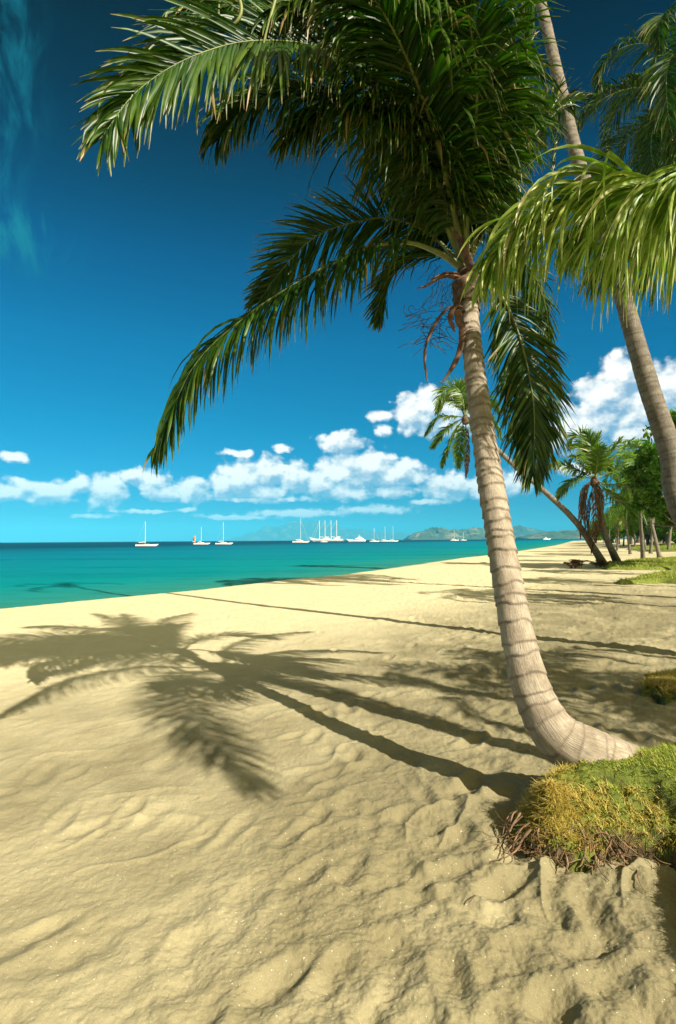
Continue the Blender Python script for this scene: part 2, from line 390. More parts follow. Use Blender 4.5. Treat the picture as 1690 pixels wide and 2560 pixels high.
# soil / turf
m, t, b, o = mat('turf_soil')
geo = t.node('ShaderNodeNewGeometry').outputs['Position']; nz = t.sep(t.node('ShaderNodeNewGeometry').outputs['Normal'])[2]
n = t.noise(geo, 22.0, 5, .65)
soil_shade = t.ramp(n, [(.3, (.055, .035, .016)), (.7, (.16, .11, .05))]); gras = t.ramp(n, [(.3, (.09, .13, .014)), (.7, (.22, .25, .03))])
t.put(b.inputs['Base Color'], t.mix(t.mapr(nz, .30, .62), soil_shade, gras)); b.inputs['Roughness'].default_value = .95
t.put(b.inputs['Normal'], t.bump(t.noise(geo, 60.0, 5, .7), .9, .03)); M['turf_soil'] = m
def grassmat(name, c0, c1, c2):
    m, t, b, o = mat(name)
    a = t.sep(t.attr('leaf')); geo = t.node('ShaderNodeNewGeometry').outputs['Position']
    pn = t.noise(geo, 3.0, 4, .6)
    c = t.ramp(t.math('ADD', t.math('MULTIPLY', a[0], .65), t.math('MULTIPLY', pn, .5)), [(.15, c0), (.5, c1), (.9, c2)])
    t.put(b.inputs['Base Color'], c); b.inputs['Roughness'].default_value = .55
    tr = t.node('ShaderNodeBsdfTranslucent'); t.put(tr.inputs[0], c)
    ms = t.node('ShaderNodeMixShader'); ms.inputs[0].default_value = .3
    t.l.new(b.outputs[0], ms.inputs[1]); t.l.new(tr.outputs[0], ms.inputs[2]); t.l.new(ms.outputs[0], o.inputs[0]); return m
M['grass'] = grassmat('grass_blades', (.11, .19, .012), (.26, .34, .028), (.50, .45, .08))
M['straw'] = grassmat('straw', (.24, .20, .03), (.52, .40, .07), (.70, .54, .16))
M['litter'] = grassmat('dry_litter', (.10, .06, .03), (.20, .12, .06), (.34, .24, .12))
M['white'] = simple('white_gelcoat', (.82, .80, .76), .35, 0, .05, 1.0)
M['cream'] = simple('cream_paint', (.72, .62, .45), .5, 0, .1, 1.0)
M['mast'] = simple('mast_alloy', (.80, .78, .74), .4, 0, .08, .6)
M['wood'] = simple('varnished_wood', (.20, .09, .035), .5, 0, .25, 3.0)
M['rust_sail'] = simple('rust_sail', (.52, .17, .07), .8, 0, .2, 2.0)
M['navy'] = simple('navy_canvas', (.02, .035, .08), .7, 0, .2, 2.0)
M['sailcloth'] = simple('sail_cloth', (.70, .68, .62), .8, 0, .1, 2.0)
M['window'] = simple('boat_window', (.02, .025, .03), .15, 0, .1, 1.0)
M['rock'] = simple('grey_rock', (.33, .31, .24), .9, 0, .3, 12, .02)
M['boot'] = simple('boot_stripe', (.22, .07, .04), .5, 0, .1, 1.0)

# ------------------------------------------------------------------ ground and sea
SEAZ = -0.30
_sh = [(0, 1427), (200, 1407), (400, 1386), (640, 1356), (760, 1345), (900, 1325), (1050, 1301), (1110, 1294), (1200, 1281), (1290, 1266), (1326, 1257.5)]
SHORE = np.array([onz(a, b_, SEAZ)[:2] for a, b_ in _sh])
SHORE = np.vstack([[-300, -90], [-60, -12], [-16, 8.5], SHORE, SHORE[-1] + [900, 1500], SHORE[-1] + [6000, 5200]])
def shore_dist(x, y):
    """signed distance: positive over the water, negative on land"""
    best = np.full(x.shape, 1e12); sign = np.ones(x.shape)
    for i in range(len(SHORE) - 1):
        a, b_ = SHORE[i], SHORE[i + 1]; ab = b_ - a; L2 = ab.dot(ab)
        t_ = np.clip(((x - a[0]) * ab[0] + (y - a[1]) * ab[1]) / L2, 0, 1)
        dx = x - a[0] - t_ * ab[0]; dy = y - a[1] - t_ * ab[1]; d2 = dx * dx + dy * dy
        cr = ab[0] * (y - a[1]) - ab[1] * (x - a[0])
        mk_ = d2 < best; best = np.where(mk_, d2, best); sign = np.where(mk_, np.sign(cr), sign)
    return np.sqrt(best) * sign
# turf bank outline in plan (near, with the palm on it)
BANK = np.array([(1.25, -1.5), (1.18, 1.4), (1.28, 1.88), (1.41, 2.25), (1.56, 2.56), (1.74, 2.82), (1.66, 2.94), (1.48, 3.0), (1.28, 2.98), (1.10, 2.97), (.98, 3.07), (.95, 3.22), (1.04, 3.38), (1.32, 3.52), (1.62, 3.66), (1.85, 3.82), (2.4, 4.05), (3.0, 4.25), (3.8, 4.6), (5.5, 4.7), (6.5, 4.4), (6.5, -1.5)])
MOUND = np.array([(3.15, 5.55), (3.05, 5.85), (3.3, 6.25), (3.9, 6.6), (4.8, 7.3), (6.5, 7.6), (6.5, 5.2), (4.2, 5.2)])
def poly_sd(P, x, y):
    """signed distance to polygon, positive inside"""
    best = np.full(x.shape, 1e9); ins = np.zeros(x.shape, bool)
    for i in range(len(P)):
        a = P[i]; b_ = P[(i + 1) % len(P)]; ab = b_ - a
        t_ = np.clip(((x - a[0]) * ab[0] + (y - a[1]) * ab[1]) / ab.dot(ab), 0, 1)
        best = np.minimum(best, np.hypot(x - a[0] - t_ * ab[0], y - a[1] - t_ * ab[1]))
        c_ = (a[1] > y) != (b_[1] > y)
        with np.errstate(divide='ignore', invalid='ignore'):
            xi = (b_[0] - a[0]) * (y - a[1]) / (b_[1] - a[1]) + a[0]
        ins ^= c_ & (x < xi)
    return np.where(ins, best, -best)
def land_z(x, y):
    """smooth lie of the land without the ripples"""
    sdv = shore_dist(x, y)
    z = np.where(sdv > -1.3, -sstep(-1.3, 3.0, sdv) * 1.4 , 0.0)
    z = z - sstep(3, 60, sdv) * 3.0
    inland = sstep(9, 26, x - .30 * y) * (y > 5)
    z = z + inland * .35
    return z, sdv
# rows follow the photograph's own density, columns fan out from the spot under the camera
py = np.linspace(1215, 9.0, 760); rr = CAMZ * FPX / py
rr = np.r_[np.linspace(.05, 1.6, 22), rr[rr > 1.62], np.geomspace(rr[-1] * 1.04, 25000, 60)]
fine = np.linspace(-34, 34, 860)
aa = np.radians(np.r_[np.linspace(-180, -36, 90), fine, np.linspace(36, 180, 90)[:-1]])
RR, AA = np.meshgrid(rr, aa, indexing='ij'); X = RR * np.sin(AA); Y = RR * np.cos(AA)
Z, SD = land_z(X, Y)
near = sstep(60, 8, RR)
rough = sstep(-1.8, 1.3, X - .10 * Y + fbm(X * .5, Y * .5, 3, 5) * 1.2)      # trodden nearer the trees
rough = np.maximum(rough * .9, .18) * sstep(-.6, -2.5, SD)
u = (X + Y) * .7071; v = (X - Y) * .7071                    # u runs along the crests, v across
wx = fbm(X * 1.3, Y * 1.3, 3, 11) * .35
big = fbm(u * 1.2 + wx, v * 2.6 + wx * 2, 2, 21, .4)
rip = (1 - np.abs(fbm(u * 1.5 + wx, v * 3.6 + wx * 3, 2, 31, .35)) * 4.0) * sstep(-.12, .25, fbm(X * .9, Y * .9, 2, 33))
fineN = fbm(X * 10, Y * 10, 4, 41, .62)
Z += near * (big * .028 * (.28 + rough) + np.clip(rip, 0, 1) ** 2 * .020 * (.35 + rough) + fineN * .013 * (.32 + rough) + fbm(X * 26, Y * 26, 3, 45, .6) * .006 * (.2 + rough) * sstep(9, 3, RR))
Z += sstep(200, 20, RR) * fbm(X * .35, Y * .35, 2, 51) * .022
# footprints and scuffs
fr = np.random.default_rng(3)
flatX, flatY = X.ravel(), Y.ravel(); Zf = Z.ravel()
fidx = np.where((RR.ravel() < 14) & (np.abs(AA.ravel()) < .62))[0]
fx_, fy_ = flatX[fidx], flatY[fidx]; dz = np.zeros(len(fidx))
for i in range(700):
    r_ = 1.7 + 11 * fr.random() ** 1.5; a_ = fr.uniform(-.56, .58)
    cx, cy = r_ * math.sin(a_), r_ * math.cos(a_)
    pr = .18 + .82 * min(1, max(0, (cx - .1 * cy + 1.6) / 2.6))
    if fr.random() > pr: continue
    ang = fr.normal(math.radians(55), .55); L_, W_ = fr.uniform(.10, .17), fr.uniform(.045, .075); dp = fr.uniform(.008, .030) * (.5 + .5 * pr)
    w_ = np.where((np.abs(fx_ - cx) < .5) & (np.abs(fy_ - cy) < .5))[0]
    dx = fx_[w_] - cx; dy = fy_[w_] - cy
    a2 = dx * math.cos(ang) + dy * math.sin(ang); b2 = -dx * math.sin(ang) + dy * math.cos(ang)
    wob = fbm(fx_[w_] * 5 + i, fy_[w_] * 5, 2, 61) * .30
    q = np.sqrt((a2 / L_) ** 2 + (b2 / W_) ** 2) + wob
    dz[w_] += dp * (-np.exp(-(q ** 2.0) * .9) + .40 * np.exp(-((q - 1.5) ** 2) / .25))
Zf[fidx] += dz
Z = Zf.reshape(X.shape)
bk = poly_sd(BANK, X, Y)
Z = Z - .04 * sstep(-.22, .02, bk) + 0
soil_shade = np.clip(sstep(1.6, .0, -bk) * .75 + (.70 + .30 * rough) * sstep(-8.2, -12.6, SD) * sstep(30, 9, RR) + sstep(.25, .6, X / np.maximum(Y, .5)) * sstep(6, 12, Y) * .25, 0, 1) * (.75 + .5 * (fbm(X * 2, Y * 2, 3, 71) + .5))  # soil by the bank; foreground lens falloff painted in as darker sand
soil_shade = np.clip(soil_shade, 0, 1)
wet = sstep(-.55, -.05, SD + fbm(X * .8, Y * .8, 3, 81) * .5)
nR, nA = X.shape
i = np.arange(nR - 1)[:, None] * nA; j = np.arange(nA)[None]; j2 = (j + 1) % nA
F = np.stack([i + j, i + nA + j, i + nA + j2, i + j2], -1).reshape(-1, 4)[:, ::-1]
beach = mk('beach', np.stack([X, Y, Z], -1).reshape(-1, 3), F, M['sand'], attrs={'zone': np.stack([wet, soil_shade, wet * 0], -1).reshape(-1, 3)})
tag(beach, kind='structure')
if True:
    me = beach.data
    n_ = np.empty(3, np.float32)
    if me.polygons[5000].normal.z < 0: me.flip_normals()

# sea sheet: same fan, only cells near or beyond the waterline
ra = np.r_[np.linspace(5, 60, 150), np.geomspace(61, 24000, 170)]; ab = np.radians(np.r_[np.linspace(-150, -36, 60), np.linspace(-35, 35, 320), np.linspace(36, 100, 40)])
R2, A2 = np.meshgrid(ra, ab, indexing='ij'); X2 = R2 * np.sin(A2); Y2 = R2 * np.cos(A2)
S2 = shore_dist(X2, Y2)
Z2 = np.full(X2.shape, SEAZ) + sstep(300, 20, R2) * fbm(X2 * .4 - Y2 * .2, Y2 * .8, 3, 91) * .05
nA = len(ab); i = np.arange(len(ra) - 1)[:, None] * nA; j = np.arange(nA - 1)[None]
F = np.stack([i + j, i + j + 1, i + nA + j + 1, i + nA + j], -1).reshape(-1, 4)
ok = S2.ravel()[F].max(1) > -3
F = F[ok]; F = F[:, ::-1]
sea = mk('sea', np.stack([X2, Y2, Z2], -1).reshape(-1, 3), F, M['sea'], attrs={'shore': np.stack([np.maximum(S2, 0), R2, R2 * 0], -1).reshape(-1, 3)})
tag(sea, kind='structure')
if sea.data.polygons[100].normal.z < 0: sea.data.flip_normals()

# ------------------------------------------------------------------ hills across the water
def ridge(name, prof, Yd, depth, material, seed, rough_=1.0, base=1252):
    """prof: skyline in photograph coordinates; built as a rounded range of real depth"""
    xs = np.linspace(prof[0][0], prof[-1][0], 170); ys = np.interp(xs, [p[0] for p in prof], [p[1] for p in prof])
    k = 34; V = []
    for ii, (x_, y_) in enumerate(zip(xs, ys)):
        top = at(x_, y_, Yd); h = max(top[2] - SEAZ, 0.0)
        for q in np.linspace(-1, 1, k):
            yy = Yd + q * depth
            nn = fbm(np.array([x_ * .055 + seed]), np.array([q * 2.6]), 5, seed)[0]
            prof_ = (1 - abs(q) ** 1.5) * (1 + (nn * .55 * rough_ if abs(q) > .04 else nn * .16))
            V.append((top[0] * (1 + q * depth / Yd * .4), yy, SEAZ - 1.5 + (h + 1.5) * max(prof_, 0)))
    V = np.array(V).reshape(-1, 3); n_ = len(xs)
    i = np.arange(n_ - 1)[:, None] * k; j = np.arange(k - 1)[None]
    F = np.stack([i + j, i + k + j, i + k + j + 1, i + j + 1], -1).reshape(-1, 4)
    o = mk(name, V, F, material, smooth=True); tag(o, kind='structure'); return o
ridge('mountain', [(535, 1251), (565, 1243), (600, 1229), (640, 1219), (672, 1213), (700, 1211), (735, 1212), (770, 1218), (800, 1226), (840, 1229), (880, 1235), (930, 1236), (975, 1240), (1000, 1246)], 13500, 2000, M['mountain'], 3, .6)
ridge('hills', [(944, 1248), (952, 1241), (968, 1235), (990, 1230), (1010, 1226), (1035, 1229), (1060, 1233), (1080, 1228), (1110, 1230), (1150, 1234), (1175, 1238), (1186, 1245)], 4300, 500, M['hill'], 9)
ridge('hills', [(1130, 1240), (1165, 1234), (1180, 1229), (1195, 1221), (1208, 1217), (1218, 1219), (1232, 1226), (1250, 1231), (1280, 1233), (1310, 1230), (1335, 1236)], 6200, 600, M['mountain'], 14, .5)
ridge('hills', [(1205, 1247), (1230, 1241), (1262, 1235), (1285, 1231), (1300, 1233), (1340, 1229), (1400, 1231), (1460, 1226), (1560, 1228), (1640, 1222)], 3300, 380, M['hill'], 22)

# ------------------------------------------------------------------ palm parts
def leaflets(P, n=90, L=.6, w=.032, droop=.26, seed=0, a0=68, a1=22, lift=.25, start=.16, segs=5, keel=True, dry=0.0, jit=1.0, miss=.04, roll=(0, 0)):
    g = np.random.default_rng(seed)
    C, length = spline(P, 80); T, S, N = frames(C)
    if roll != (0, 0):
        ro = np.radians(np.linspace(roll[0], roll[1], 80))[:, None]; S, N = S * np.cos(ro) + N * np.sin(ro), N * np.cos(ro) - S * np.sin(ro)
    tt = np.repeat((start + (1 - start) * (np.arange(n) + .5) / n), 2) + g.normal(0, .3 / n, 2 * n)
    tt = np.clip(tt, 0, .999); side = np.tile([1.0, -1.0], n); keep = g.random(2 * n) > miss; tt, side = tt[keep], side[keep]
    f = tt * 79; i0 = f.astype(int); fr_ = (f - i0)[:, None]; i1 = np.minimum(i0 + 1, 79)
    lerp = lambda A: A[i0] * (1 - fr_) + A[i1] * fr_
    p, T_, S_, N_ = lerp(C), nrm(lerp(T)), nrm(lerp(S)), nrm(lerp(N))
    q = (tt - start) / (1 - start)
    ang = np.radians(a0 + (a1 - a0) * q ** 1.2 + g.normal(0, 5 * jit, len(tt)))[:, None]
    Lp = L * (np.interp(q, [0, .12, .35, .6, .85, 1], [.55, .82, 1, .95, .62, .34])) * g.uniform(.84, 1.06, len(tt))
    lf = (lift * g.uniform(.4, 1.5, len(tt)) + g.normal(0, .10 * jit, len(tt)))[:, None]
    d = nrm(T_ * np.cos(ang) + side[:, None] * S_ * np.sin(ang) + N_ * lf)
    wd = T_ - d * (T_ * d).sum(1, keepdims=True) + S_ * .25 * side[:, None]
    wd = nrm(wd - d * (wd * d).sum(1, keepdims=True))
    ws = w * g.uniform(.75, 1.15, len(tt)); prof = np.interp(np.linspace(0, 1, segs + 1), [0, .15, .5, .8, 1], [.45, 1, .9, .55, .06])
    dr = droop * g.uniform(.65, 1.45, len(tt))
    wob = nrm(g.normal(0, 1, (len(tt), 3)))
    tw = g.normal(0, .22 * jit, len(tt))
    kink = np.where(g.random(len(tt)) < .10 * jit, g.integers(2, segs, len(tt)) if segs > 2 else 9, 99)
    k3 = 3 if keel else 2; V = np.zeros((len(tt), segs + 1, k3, 3)); A = np.zeros((len(tt), segs + 1, k3, 3))
    pr = p.copy(); rnd = np.clip(g.beta(2, 2.6, len(tt)), 0, 1)
    for k in range(segs + 1):
        up = np.cross(wd, d)
        ct, st = np.cos(tw * k)[:, None], np.sin(tw * k)[:, None]
        wk = wd * ct + up * st; nk = up * ct - wd * st
        hw = (ws * prof[k])[:, None]
        V[:, k, 0] = pr - wk * hw; V[:, k, -1] = pr + wk * hw
        if keel: V[:, k, 1] = pr + nk * hw * .55
        A[:, k, :, 0] = rnd[:, None]; A[:, k, :, 1] = k / segs; A[:, k, :, 2] = dry + .12 * (g.random() - .5)
        if k < segs:
            gk = dr * (.6 + .55 * k) ; gk = np.where(k == kink, gk + 1.6, gk)
            d = nrm(d + np.array([0, 0, -1.0]) * gk[:, None] + wob * .05 * jit)
            wd = nrm(wd - d * (wd * d).sum(1, keepdims=True))
            pr = pr + d * (Lp / segs)[:, None]
    A[:, :, :, 2] += np.where(g.random(len(tt)) < .05, .35, 0)[:, None, None]
    m_ = len(tt); base = (np.arange(m_) * (segs + 1) * k3)[:, None, None] + (np.arange(segs) * k3)[None, :, None] + np.arange(k3 - 1)[None, None]
    F = np.stack([base, base + 1, base + k3 + 1, base + k3], -1).reshape(-1, 4)
    return V.reshape(-1, 3), F, A.reshape(-1, 3)
def frond(parent, P, leaf='leaf', r0=.030, r1=.004, stem='rachis', label=None, **kw):
    V, F, A = leaflets(P, **kw)
    o = mk('frond', V, F, M[leaf], parent, smooth=False, attrs={'leaf': A})
    if label: o['label'] = label
    C, L = spline(P, 44); q = np.linspace(0, 1, 44)
    rad = r1 + (r0 - r1) * (1 - q) ** 1.3 + r0 * 1.1 * np.exp(-q / .05)
    V, F = tube(C, rad, 7, flat=.6)
    s = mk('stem', V, F, M[stem], parent); s.parent = o
    return o
def arc(c, azd, L, up0, droopk, n=6, sidek=0.0):
    """drooping arc from crown point c toward azimuth azd (deg, clockwise from +Y), first rising at up0 degrees"""
    a = R(azd); h = np.array([math.sin(a), math.cos(a), 0]); sidev = np.array([h[1], -h[0], 0]); p = np.array(c, float); P = [p]; e = R(up0)
    for i in range(n):
        d = h * math.cos(e) + np.array([0, 0, math.sin(e)]) + sidev * sidek * i / n; p = p + d / np.linalg.norm(d) * L / n; P.append(p); e -= R(droopk) * (.5 + i / n)
    return P
def trunk(parent, P, radii, ring=.085, k=36, seed=0, material='bark', flare=0.0, step=.012, ringamp=.006, label=None):
    """P: centre line, radii at the same points"""
    PR = [tuple(p) + (r_,) for p, r_ in zip(P, radii)]
    _, L = spline(PR, 10); n = max(24, int(L / step)); C, L = spline(PR, n)
    g = np.random.default_rng(seed); s = np.linspace(0, L, n); rad = C[:, 3]; C = C[:, :3]
    T, S, N = frames(C, (0, -1, .2))
    # ring scars
    g_r = np.random.default_rng(seed + 9).random(64)
    pos = [0.03]
    while pos[-1] < L: pos.append(pos[-1] + ring * g.uniform(.40, 1.65))
    pos = np.array(pos); tilt = g.uniform(-.016, .016, len(pos)); ph = g.uniform(0, 6.28, len(pos))
    th = np.linspace(0, 2 * np.pi, k, endpoint=False)
    V = np.zeros((n, k, 3)); A = np.zeros((n, k, 3))
    for j in range(k):
        off = pos + tilt * np.cos(th[j] - ph) + .006 * np.sin(3 * th[j] + ph * 2) + .004 * np.sin(5 * th[j] + ph)
        off = np.sort(off); ii = np.clip(np.searchsorted(off, s) - 1, 0, len(off) - 2)
        fr_ = np.clip((s - off[ii]) / (off[ii + 1] - off[ii]), 0, 1)
        dist = np.minimum(s - off[ii], off[ii + 1] - s)
        saw = (1 - fr_) ** 1.5
        nz = vnoise(np.full(n, th[j] * 3.0), s * 7, seed) * .004 + vnoise(np.full(n, th[j] * 1.2), s * 2.2, seed + 5) * .012
        r_ = rad * (1 + nz / .12 * .8) + ringamp * (saw - .4) * (.30 + .70 * np.clip(s / L * 1.6, 0, 1))
        fl = flare * np.exp(-s / .14) * (.7 + .5 * np.abs(np.sin(th[j] * 3.5 + seed)))
        r_ = r_ + fl
        V[:, j] = C + r_[:, None] * (math.cos(th[j]) * S + math.sin(th[j]) * N)
        A[:, j, 0] = j / k; A[:, j, 1] = s; A[:, j, 2] = np.clip(np.clip(1 - dist / .012, 0, 1) * .9 + np.clip(1 - fr_ / .35, 0, 1) * .35 * (g_r[ii % 64]), 0, 1)
    i = np.arange(n - 1)[:, None] * k; jj = np.arange(k)[None]; j2 = (jj + 1) % k
    F = np.stack([i + jj, i + j2, i + j2 + k, i + jj + k], -1).reshape(-1, 4)
    # fix the wrap seam of the 'around' value by feeding cos/sin in the shader; last column is close enough
    o = mk('trunk', V.reshape(-1, 3), F, M[material], parent, attrs={'bark': A.reshape(-1, 3)})
    if label: o['label'] = label
    return o
def sheath(parent, c, axis, r0, h, seed=0):
    """fibrous bulging leaf bases around the growing point"""
    g = np.random.default_rng(seed); parts = []
    ax = np.array(axis) / np.linalg.norm(axis)
    C = np.array([np.array(c) + ax * h * q for q in np.linspace(-.25, 1, 14)])
    q = np.linspace(0, 1, 14); rad = r0 * (1 + .35 * np.sin(q * 3.0) - .55 * q ** 2)
    V, F = tube(C, rad, 26); V = V + nrm(V - np.repeat(C, 26, 0)) * (fbm(V[:, 0] * 30 + V[:, 1] * 20, V[:, 2] * 12, 3, seed) * .05)[:, None]
    parts.append((V, F))
    return mk('leaf_sheath', *merge(parts), M['sheath'], parent)

# ------------------------------------------------------------------ main palm
base_p = at(1470, 1752, 3.30)
palm = empty('coconut_palm', tuple(base_p - [0, 0, .05]))
tag(palm, 'large leaning coconut palm with curved ringed trunk rooted on the near grass bank', 'palm tree')
TP = [at(1570, 1835, 3.68), at(1505, 1805, 3.60), at(1432, 1778, 3.52), at(1358, 1747, 3.47), at(1288, 1702, 3.50), at(1239, 1614, 3.60), at(1207, 1500, 3.70), at(1178, 1350, 3.86), at(1152, 1200, 4.06), at(1127, 1050, 4.28), at(1106, 900, 4.50), at(1093, 780, 4.70), at(1086, 690, 4.85)]
TR = [.10, .135, .155, .156, .138, .121, .109, .100, .094, .089, .083, .075, .076]
trunk(palm, TP, TR, ring=.080, seed=4, flare=.05, k=56, step=.008, ringamp=.012)
CR = at(1082, 640, 4.95)
sheath(palm, at(1084, 690, 4.86), CR - at(1084, 690, 4.86), .098, .42, 3)
def F_(pts): return [at(*p) for p in pts]
c0 = (1078, 625, 4.95)
frs = [
 # left, long and low
 (dict(n=165, L=.78, w=0.0147, droop=0.32, seed=1, lift=.05, a0=66, roll=(0, 50)), [c0, (1020, 588, 4.9), (941, 562, 4.85), (835, 580, 4.75), (700, 650, 4.65), (570, 735, 4.6), (450, 850, 4.6), (366, 1035, 4.6)], 'leaf'),
 (dict(n=150, L=.60, w=0.0130, droop=0.04, seed=2, lift=.05, roll=(50, 80)), [c0, (1000, 545, 5.1), (910, 508, 5.15), (830, 514, 5.2), (731, 550, 5.2), (655, 625, 5.2), (600, 700, 5.2)], 'leaf'),
 (dict(n=120, L=.56, w=0.0130, droop=0.05, seed=3, roll=(40, 80)), [c0, (1010, 575, 5.3), (950, 590, 5.7), (905, 650, 5.9), (885, 740, 5.95)], 'leaf'),
 # right, hanging beside the trunk
 (dict(n=150, L=.62, w=0.0142, droop=0.08, seed=4, a0=58, lift=.05, roll=(80, 95)), [(1095, 640, 4.95), (1135, 655, 5.0), (1180, 720, 5.0), (1215, 820, 4.95), (1238, 950, 4.9), (1236, 1100, 4.85)], 'leaf'),
 (dict(n=110, L=.55, w=0.0130, droop=0.08, seed=5, roll=(60, 90)), [(1095, 640, 5), (1160, 590, 5.4), (1225, 620, 5.8), (1262, 700, 6.0), (1275, 790, 6.05)], 'leaf'),
 # up and over toward the camera
 (dict(n=170, L=.92, w=0.0159, droop=0.25, seed=6, a0=58), [c0, (1050, 480, 4.7), (1010, 320, 4.3), (950, 150, 3.9), (870, 0, 3.5), (760, -120, 3.2)], 'leaf'),
 (dict(n=180, L=.74, w=0.0153, droop=0.09, seed=7, lift=.10, a0=62, roll=(30, 75)), [c0, (1010, 420, 4.75), (900, 230, 4.35), (760, 120, 3.95), (600, 95, 3.6), (450, 130, 3.35), (320, 210, 3.2), (235, 320, 3.1)], 'leaf'),
 (dict(n=160, L=.84, w=0.0153, droop=0.20, seed=8, roll=(20, 60)), [c0, (990, 430, 4.8), (880, 300, 4.6), (760, 235, 4.4), (640, 225, 4.25), (560, 260, 4.15), (505, 325, 4.1)], 'leaf'),
 (dict(n=160, L=.95, w=0.0153, droop=0.23, seed=9, roll=(10, 40)), [c0, (1020, 450, 4.8), (940, 330, 4.6), (850, 270, 4.4), (760, 270, 4.3), (690, 310, 4.2)], 'leaf'),
 (dict(n=160, L=.80, w=0.0153, droop=0.25, seed=10), [c0, (1085, 470, 4.7), (1100, 330, 4.4), (1105, 180, 4.1), (1080, 20, 3.8), (1020, -120, 3.5)], 'leaf'),
 (dict(n=120, L=.60, w=0.0142, droop=0.05, seed=11, roll=(30, 60)), [c0, (1130, 480, 5.1), (1180, 370, 5.3), (1225, 300, 5.5), (1256, 262, 5.7)], 'leaf'),
 (dict(n=150, L=.88, w=0.0153, droop=0.20, seed=12, roll=(10, 50)), [c0, (1020, 470, 4.9), (950, 330, 4.9), (840, 190, 4.7), (700, 60, 4.4), (560, 10, 4.2), (440, 30, 4.1)], 'leaf'),
 (dict(n=150, L=.74, w=0.0147, droop=0.23, seed=13), [c0, (1060, 450, 5.1), (1030, 290, 5.2), (960, 140, 5.2), (860, 30, 5.1), (760, 10, 5.0)], 'leaf'),
 (dict(n=150, L=.70, w=0.0147, droop=0.23, seed=14), [c0, (1100, 460, 5.1), (1130, 300, 5.1), (1165, 160, 5.0), (1170, 30, 4.9)], 'leaf'),
 (dict(n=160, L=.80, w=0.0153, droop=0.23, seed=18), [c0, (1040, 430, 4.8), (980, 250, 4.6), (890, 100, 4.3), (790, 20, 4.0), (680, 20, 3.8), (590, 80, 3.7)], 'leaf'),
 (dict(n=160, L=.80, w=0.0153, droop=0.27, seed=19), [c0, (1075, 440, 5.0), (1070, 250, 4.9), (1040, 60, 4.6), (960, -80, 4.3)], 'leaf'),
 (dict(n=120, L=.66, w=.014, droop=.10, seed=21, roll=(30, 50)), [c0, (1140, 430, 5.1), (1195, 260, 5.1), (1230, 110, 5.0), (1240, 0, 4.9)], 'leaf'),
 (dict(n=120, L=.62, w=.014, droop=.12, seed=22, roll=(20, 50)), [c0, (1150, 480, 5.2), (1215, 350, 5.4), (1280, 270, 5.6), (1330, 240, 5.7)], 'leaf'),
 # behind the crown
 (dict(n=120, L=.62, w=0.0147, droop=0.25, seed=16), [c0, (1050, 500, 5.4), (1010, 420, 6.0), (960, 400, 6.6), (900, 440, 7.2)], 'leaf'),
 (dict(n=120, L=.62, w=0.0147, droop=0.25, seed=17), [c0, (1090, 500, 5.4), (1110, 430, 6.0), (1130, 420, 6.7), (1150, 470, 7.3)], 'leaf'),
 (dict(n=120, L=.66, w=0.0147, droop=0.25, seed=20), [c0, (1060, 480, 5.2), (1030, 350, 5.7), (960, 280, 6.3), (870, 300, 6.8)], 'leaf'),
]
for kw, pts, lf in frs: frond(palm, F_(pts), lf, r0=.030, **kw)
# dry spathes and the old flower stalk under the crown
def spathe(pts, r_, label):
    C, L = spline(F_(pts), 34); q = np.linspace(0, 1, 34)
    V, F = tube(C, r_ * np.interp(q, [0, .12, .5, .85, 1], [.4, .8, 1, .6, .08]), 10, flat=.5)
    V = V + (fbm(V[:, 0] * 26, V[:, 2] * 26, 2, 8) * .016)[:, None]
    o = mk('dry_spathe', V, F, M['spathe'], palm); o['label'] = label
spathe([(1085, 715, 4.80), (1045, 712, 4.72), (1010, 750, 4.68), (985, 815, 4.66), (992, 893, 4.66)], .026, 'curled brown flower sheath tapering to a point')
spathe([(1088, 725, 4.78), (1062, 722, 4.66), (1072, 775, 4.62), (1058, 835, 4.62), (1024, 890, 4.62)], .034, 'thick dry brown flower sheath hanging against the trunk')
spathe([(1070, 690, 4.8), (1050, 720, 4.7), (1046, 745, 4.68), (1055, 772, 4.68)], .036, 'short dark brown husk')
spathe([(1080, 650, 4.9), (1030, 640, 4.8), (985, 665, 4.75), (963, 668, 4.75)], .034, 'broken brown leaf base stub')
spathe([(1075, 640, 4.9), (1040, 632, 4.8), (1005, 645, 4.74), (992, 650, 4.74)], .02, 'pale brown stub of a cut leaf')
spathe([(1100, 640, 4.85), (1085, 600, 4.8), (1068, 560, 4.8), (1050, 535, 4.8)], .045, 'broad brown leaf base')
fib = []; g = np.random.default_rng(5)
for k in range(46):
    a_ = np.array([g.uniform(975, 1035), g.uniform(715, 800), 4.70 + g.uniform(-.06, .08)]); ln = g.uniform(30, 75)
    pts = [a_]; dx, dy = g.uniform(-1, 1), g.uniform(-.3, 1)
    for s_ in range(4):
        dx += g.uniform(-.7, .7); dy += g.uniform(-.35, .55); n_ = math.hypot(dx, dy) + .01
        pts.append(pts[-1] + np.array([dx / n_ * ln / 4, dy / n_ * ln / 4, g.uniform(-.02, .02)]))
    C, L = spline(F_(pts), 14); fib.append(tube(C, .0026, 4))
for k in range(40):                                             # loose fibres round the sheath
    a_ = np.array([g.uniform(1000, 1130), g.uniform(610, 700), 4.86 + g.uniform(-.1, .1)]); pts = [a_]
    dx = g.uniform(-1, .5)
    for s_ in range(4): pts.append(pts[-1] + np.array([dx * 9 + g.uniform(-5, 5), g.uniform(3, 17), g.uniform(-.02, .02)]))
    C, L = spline(F_(pts), 12); fib.append(tube(C, .0022, 4))
o = mk('flower_stalk_fibres', *merge(fib), M['fibre'], palm); o['kind'] = 'stuff'
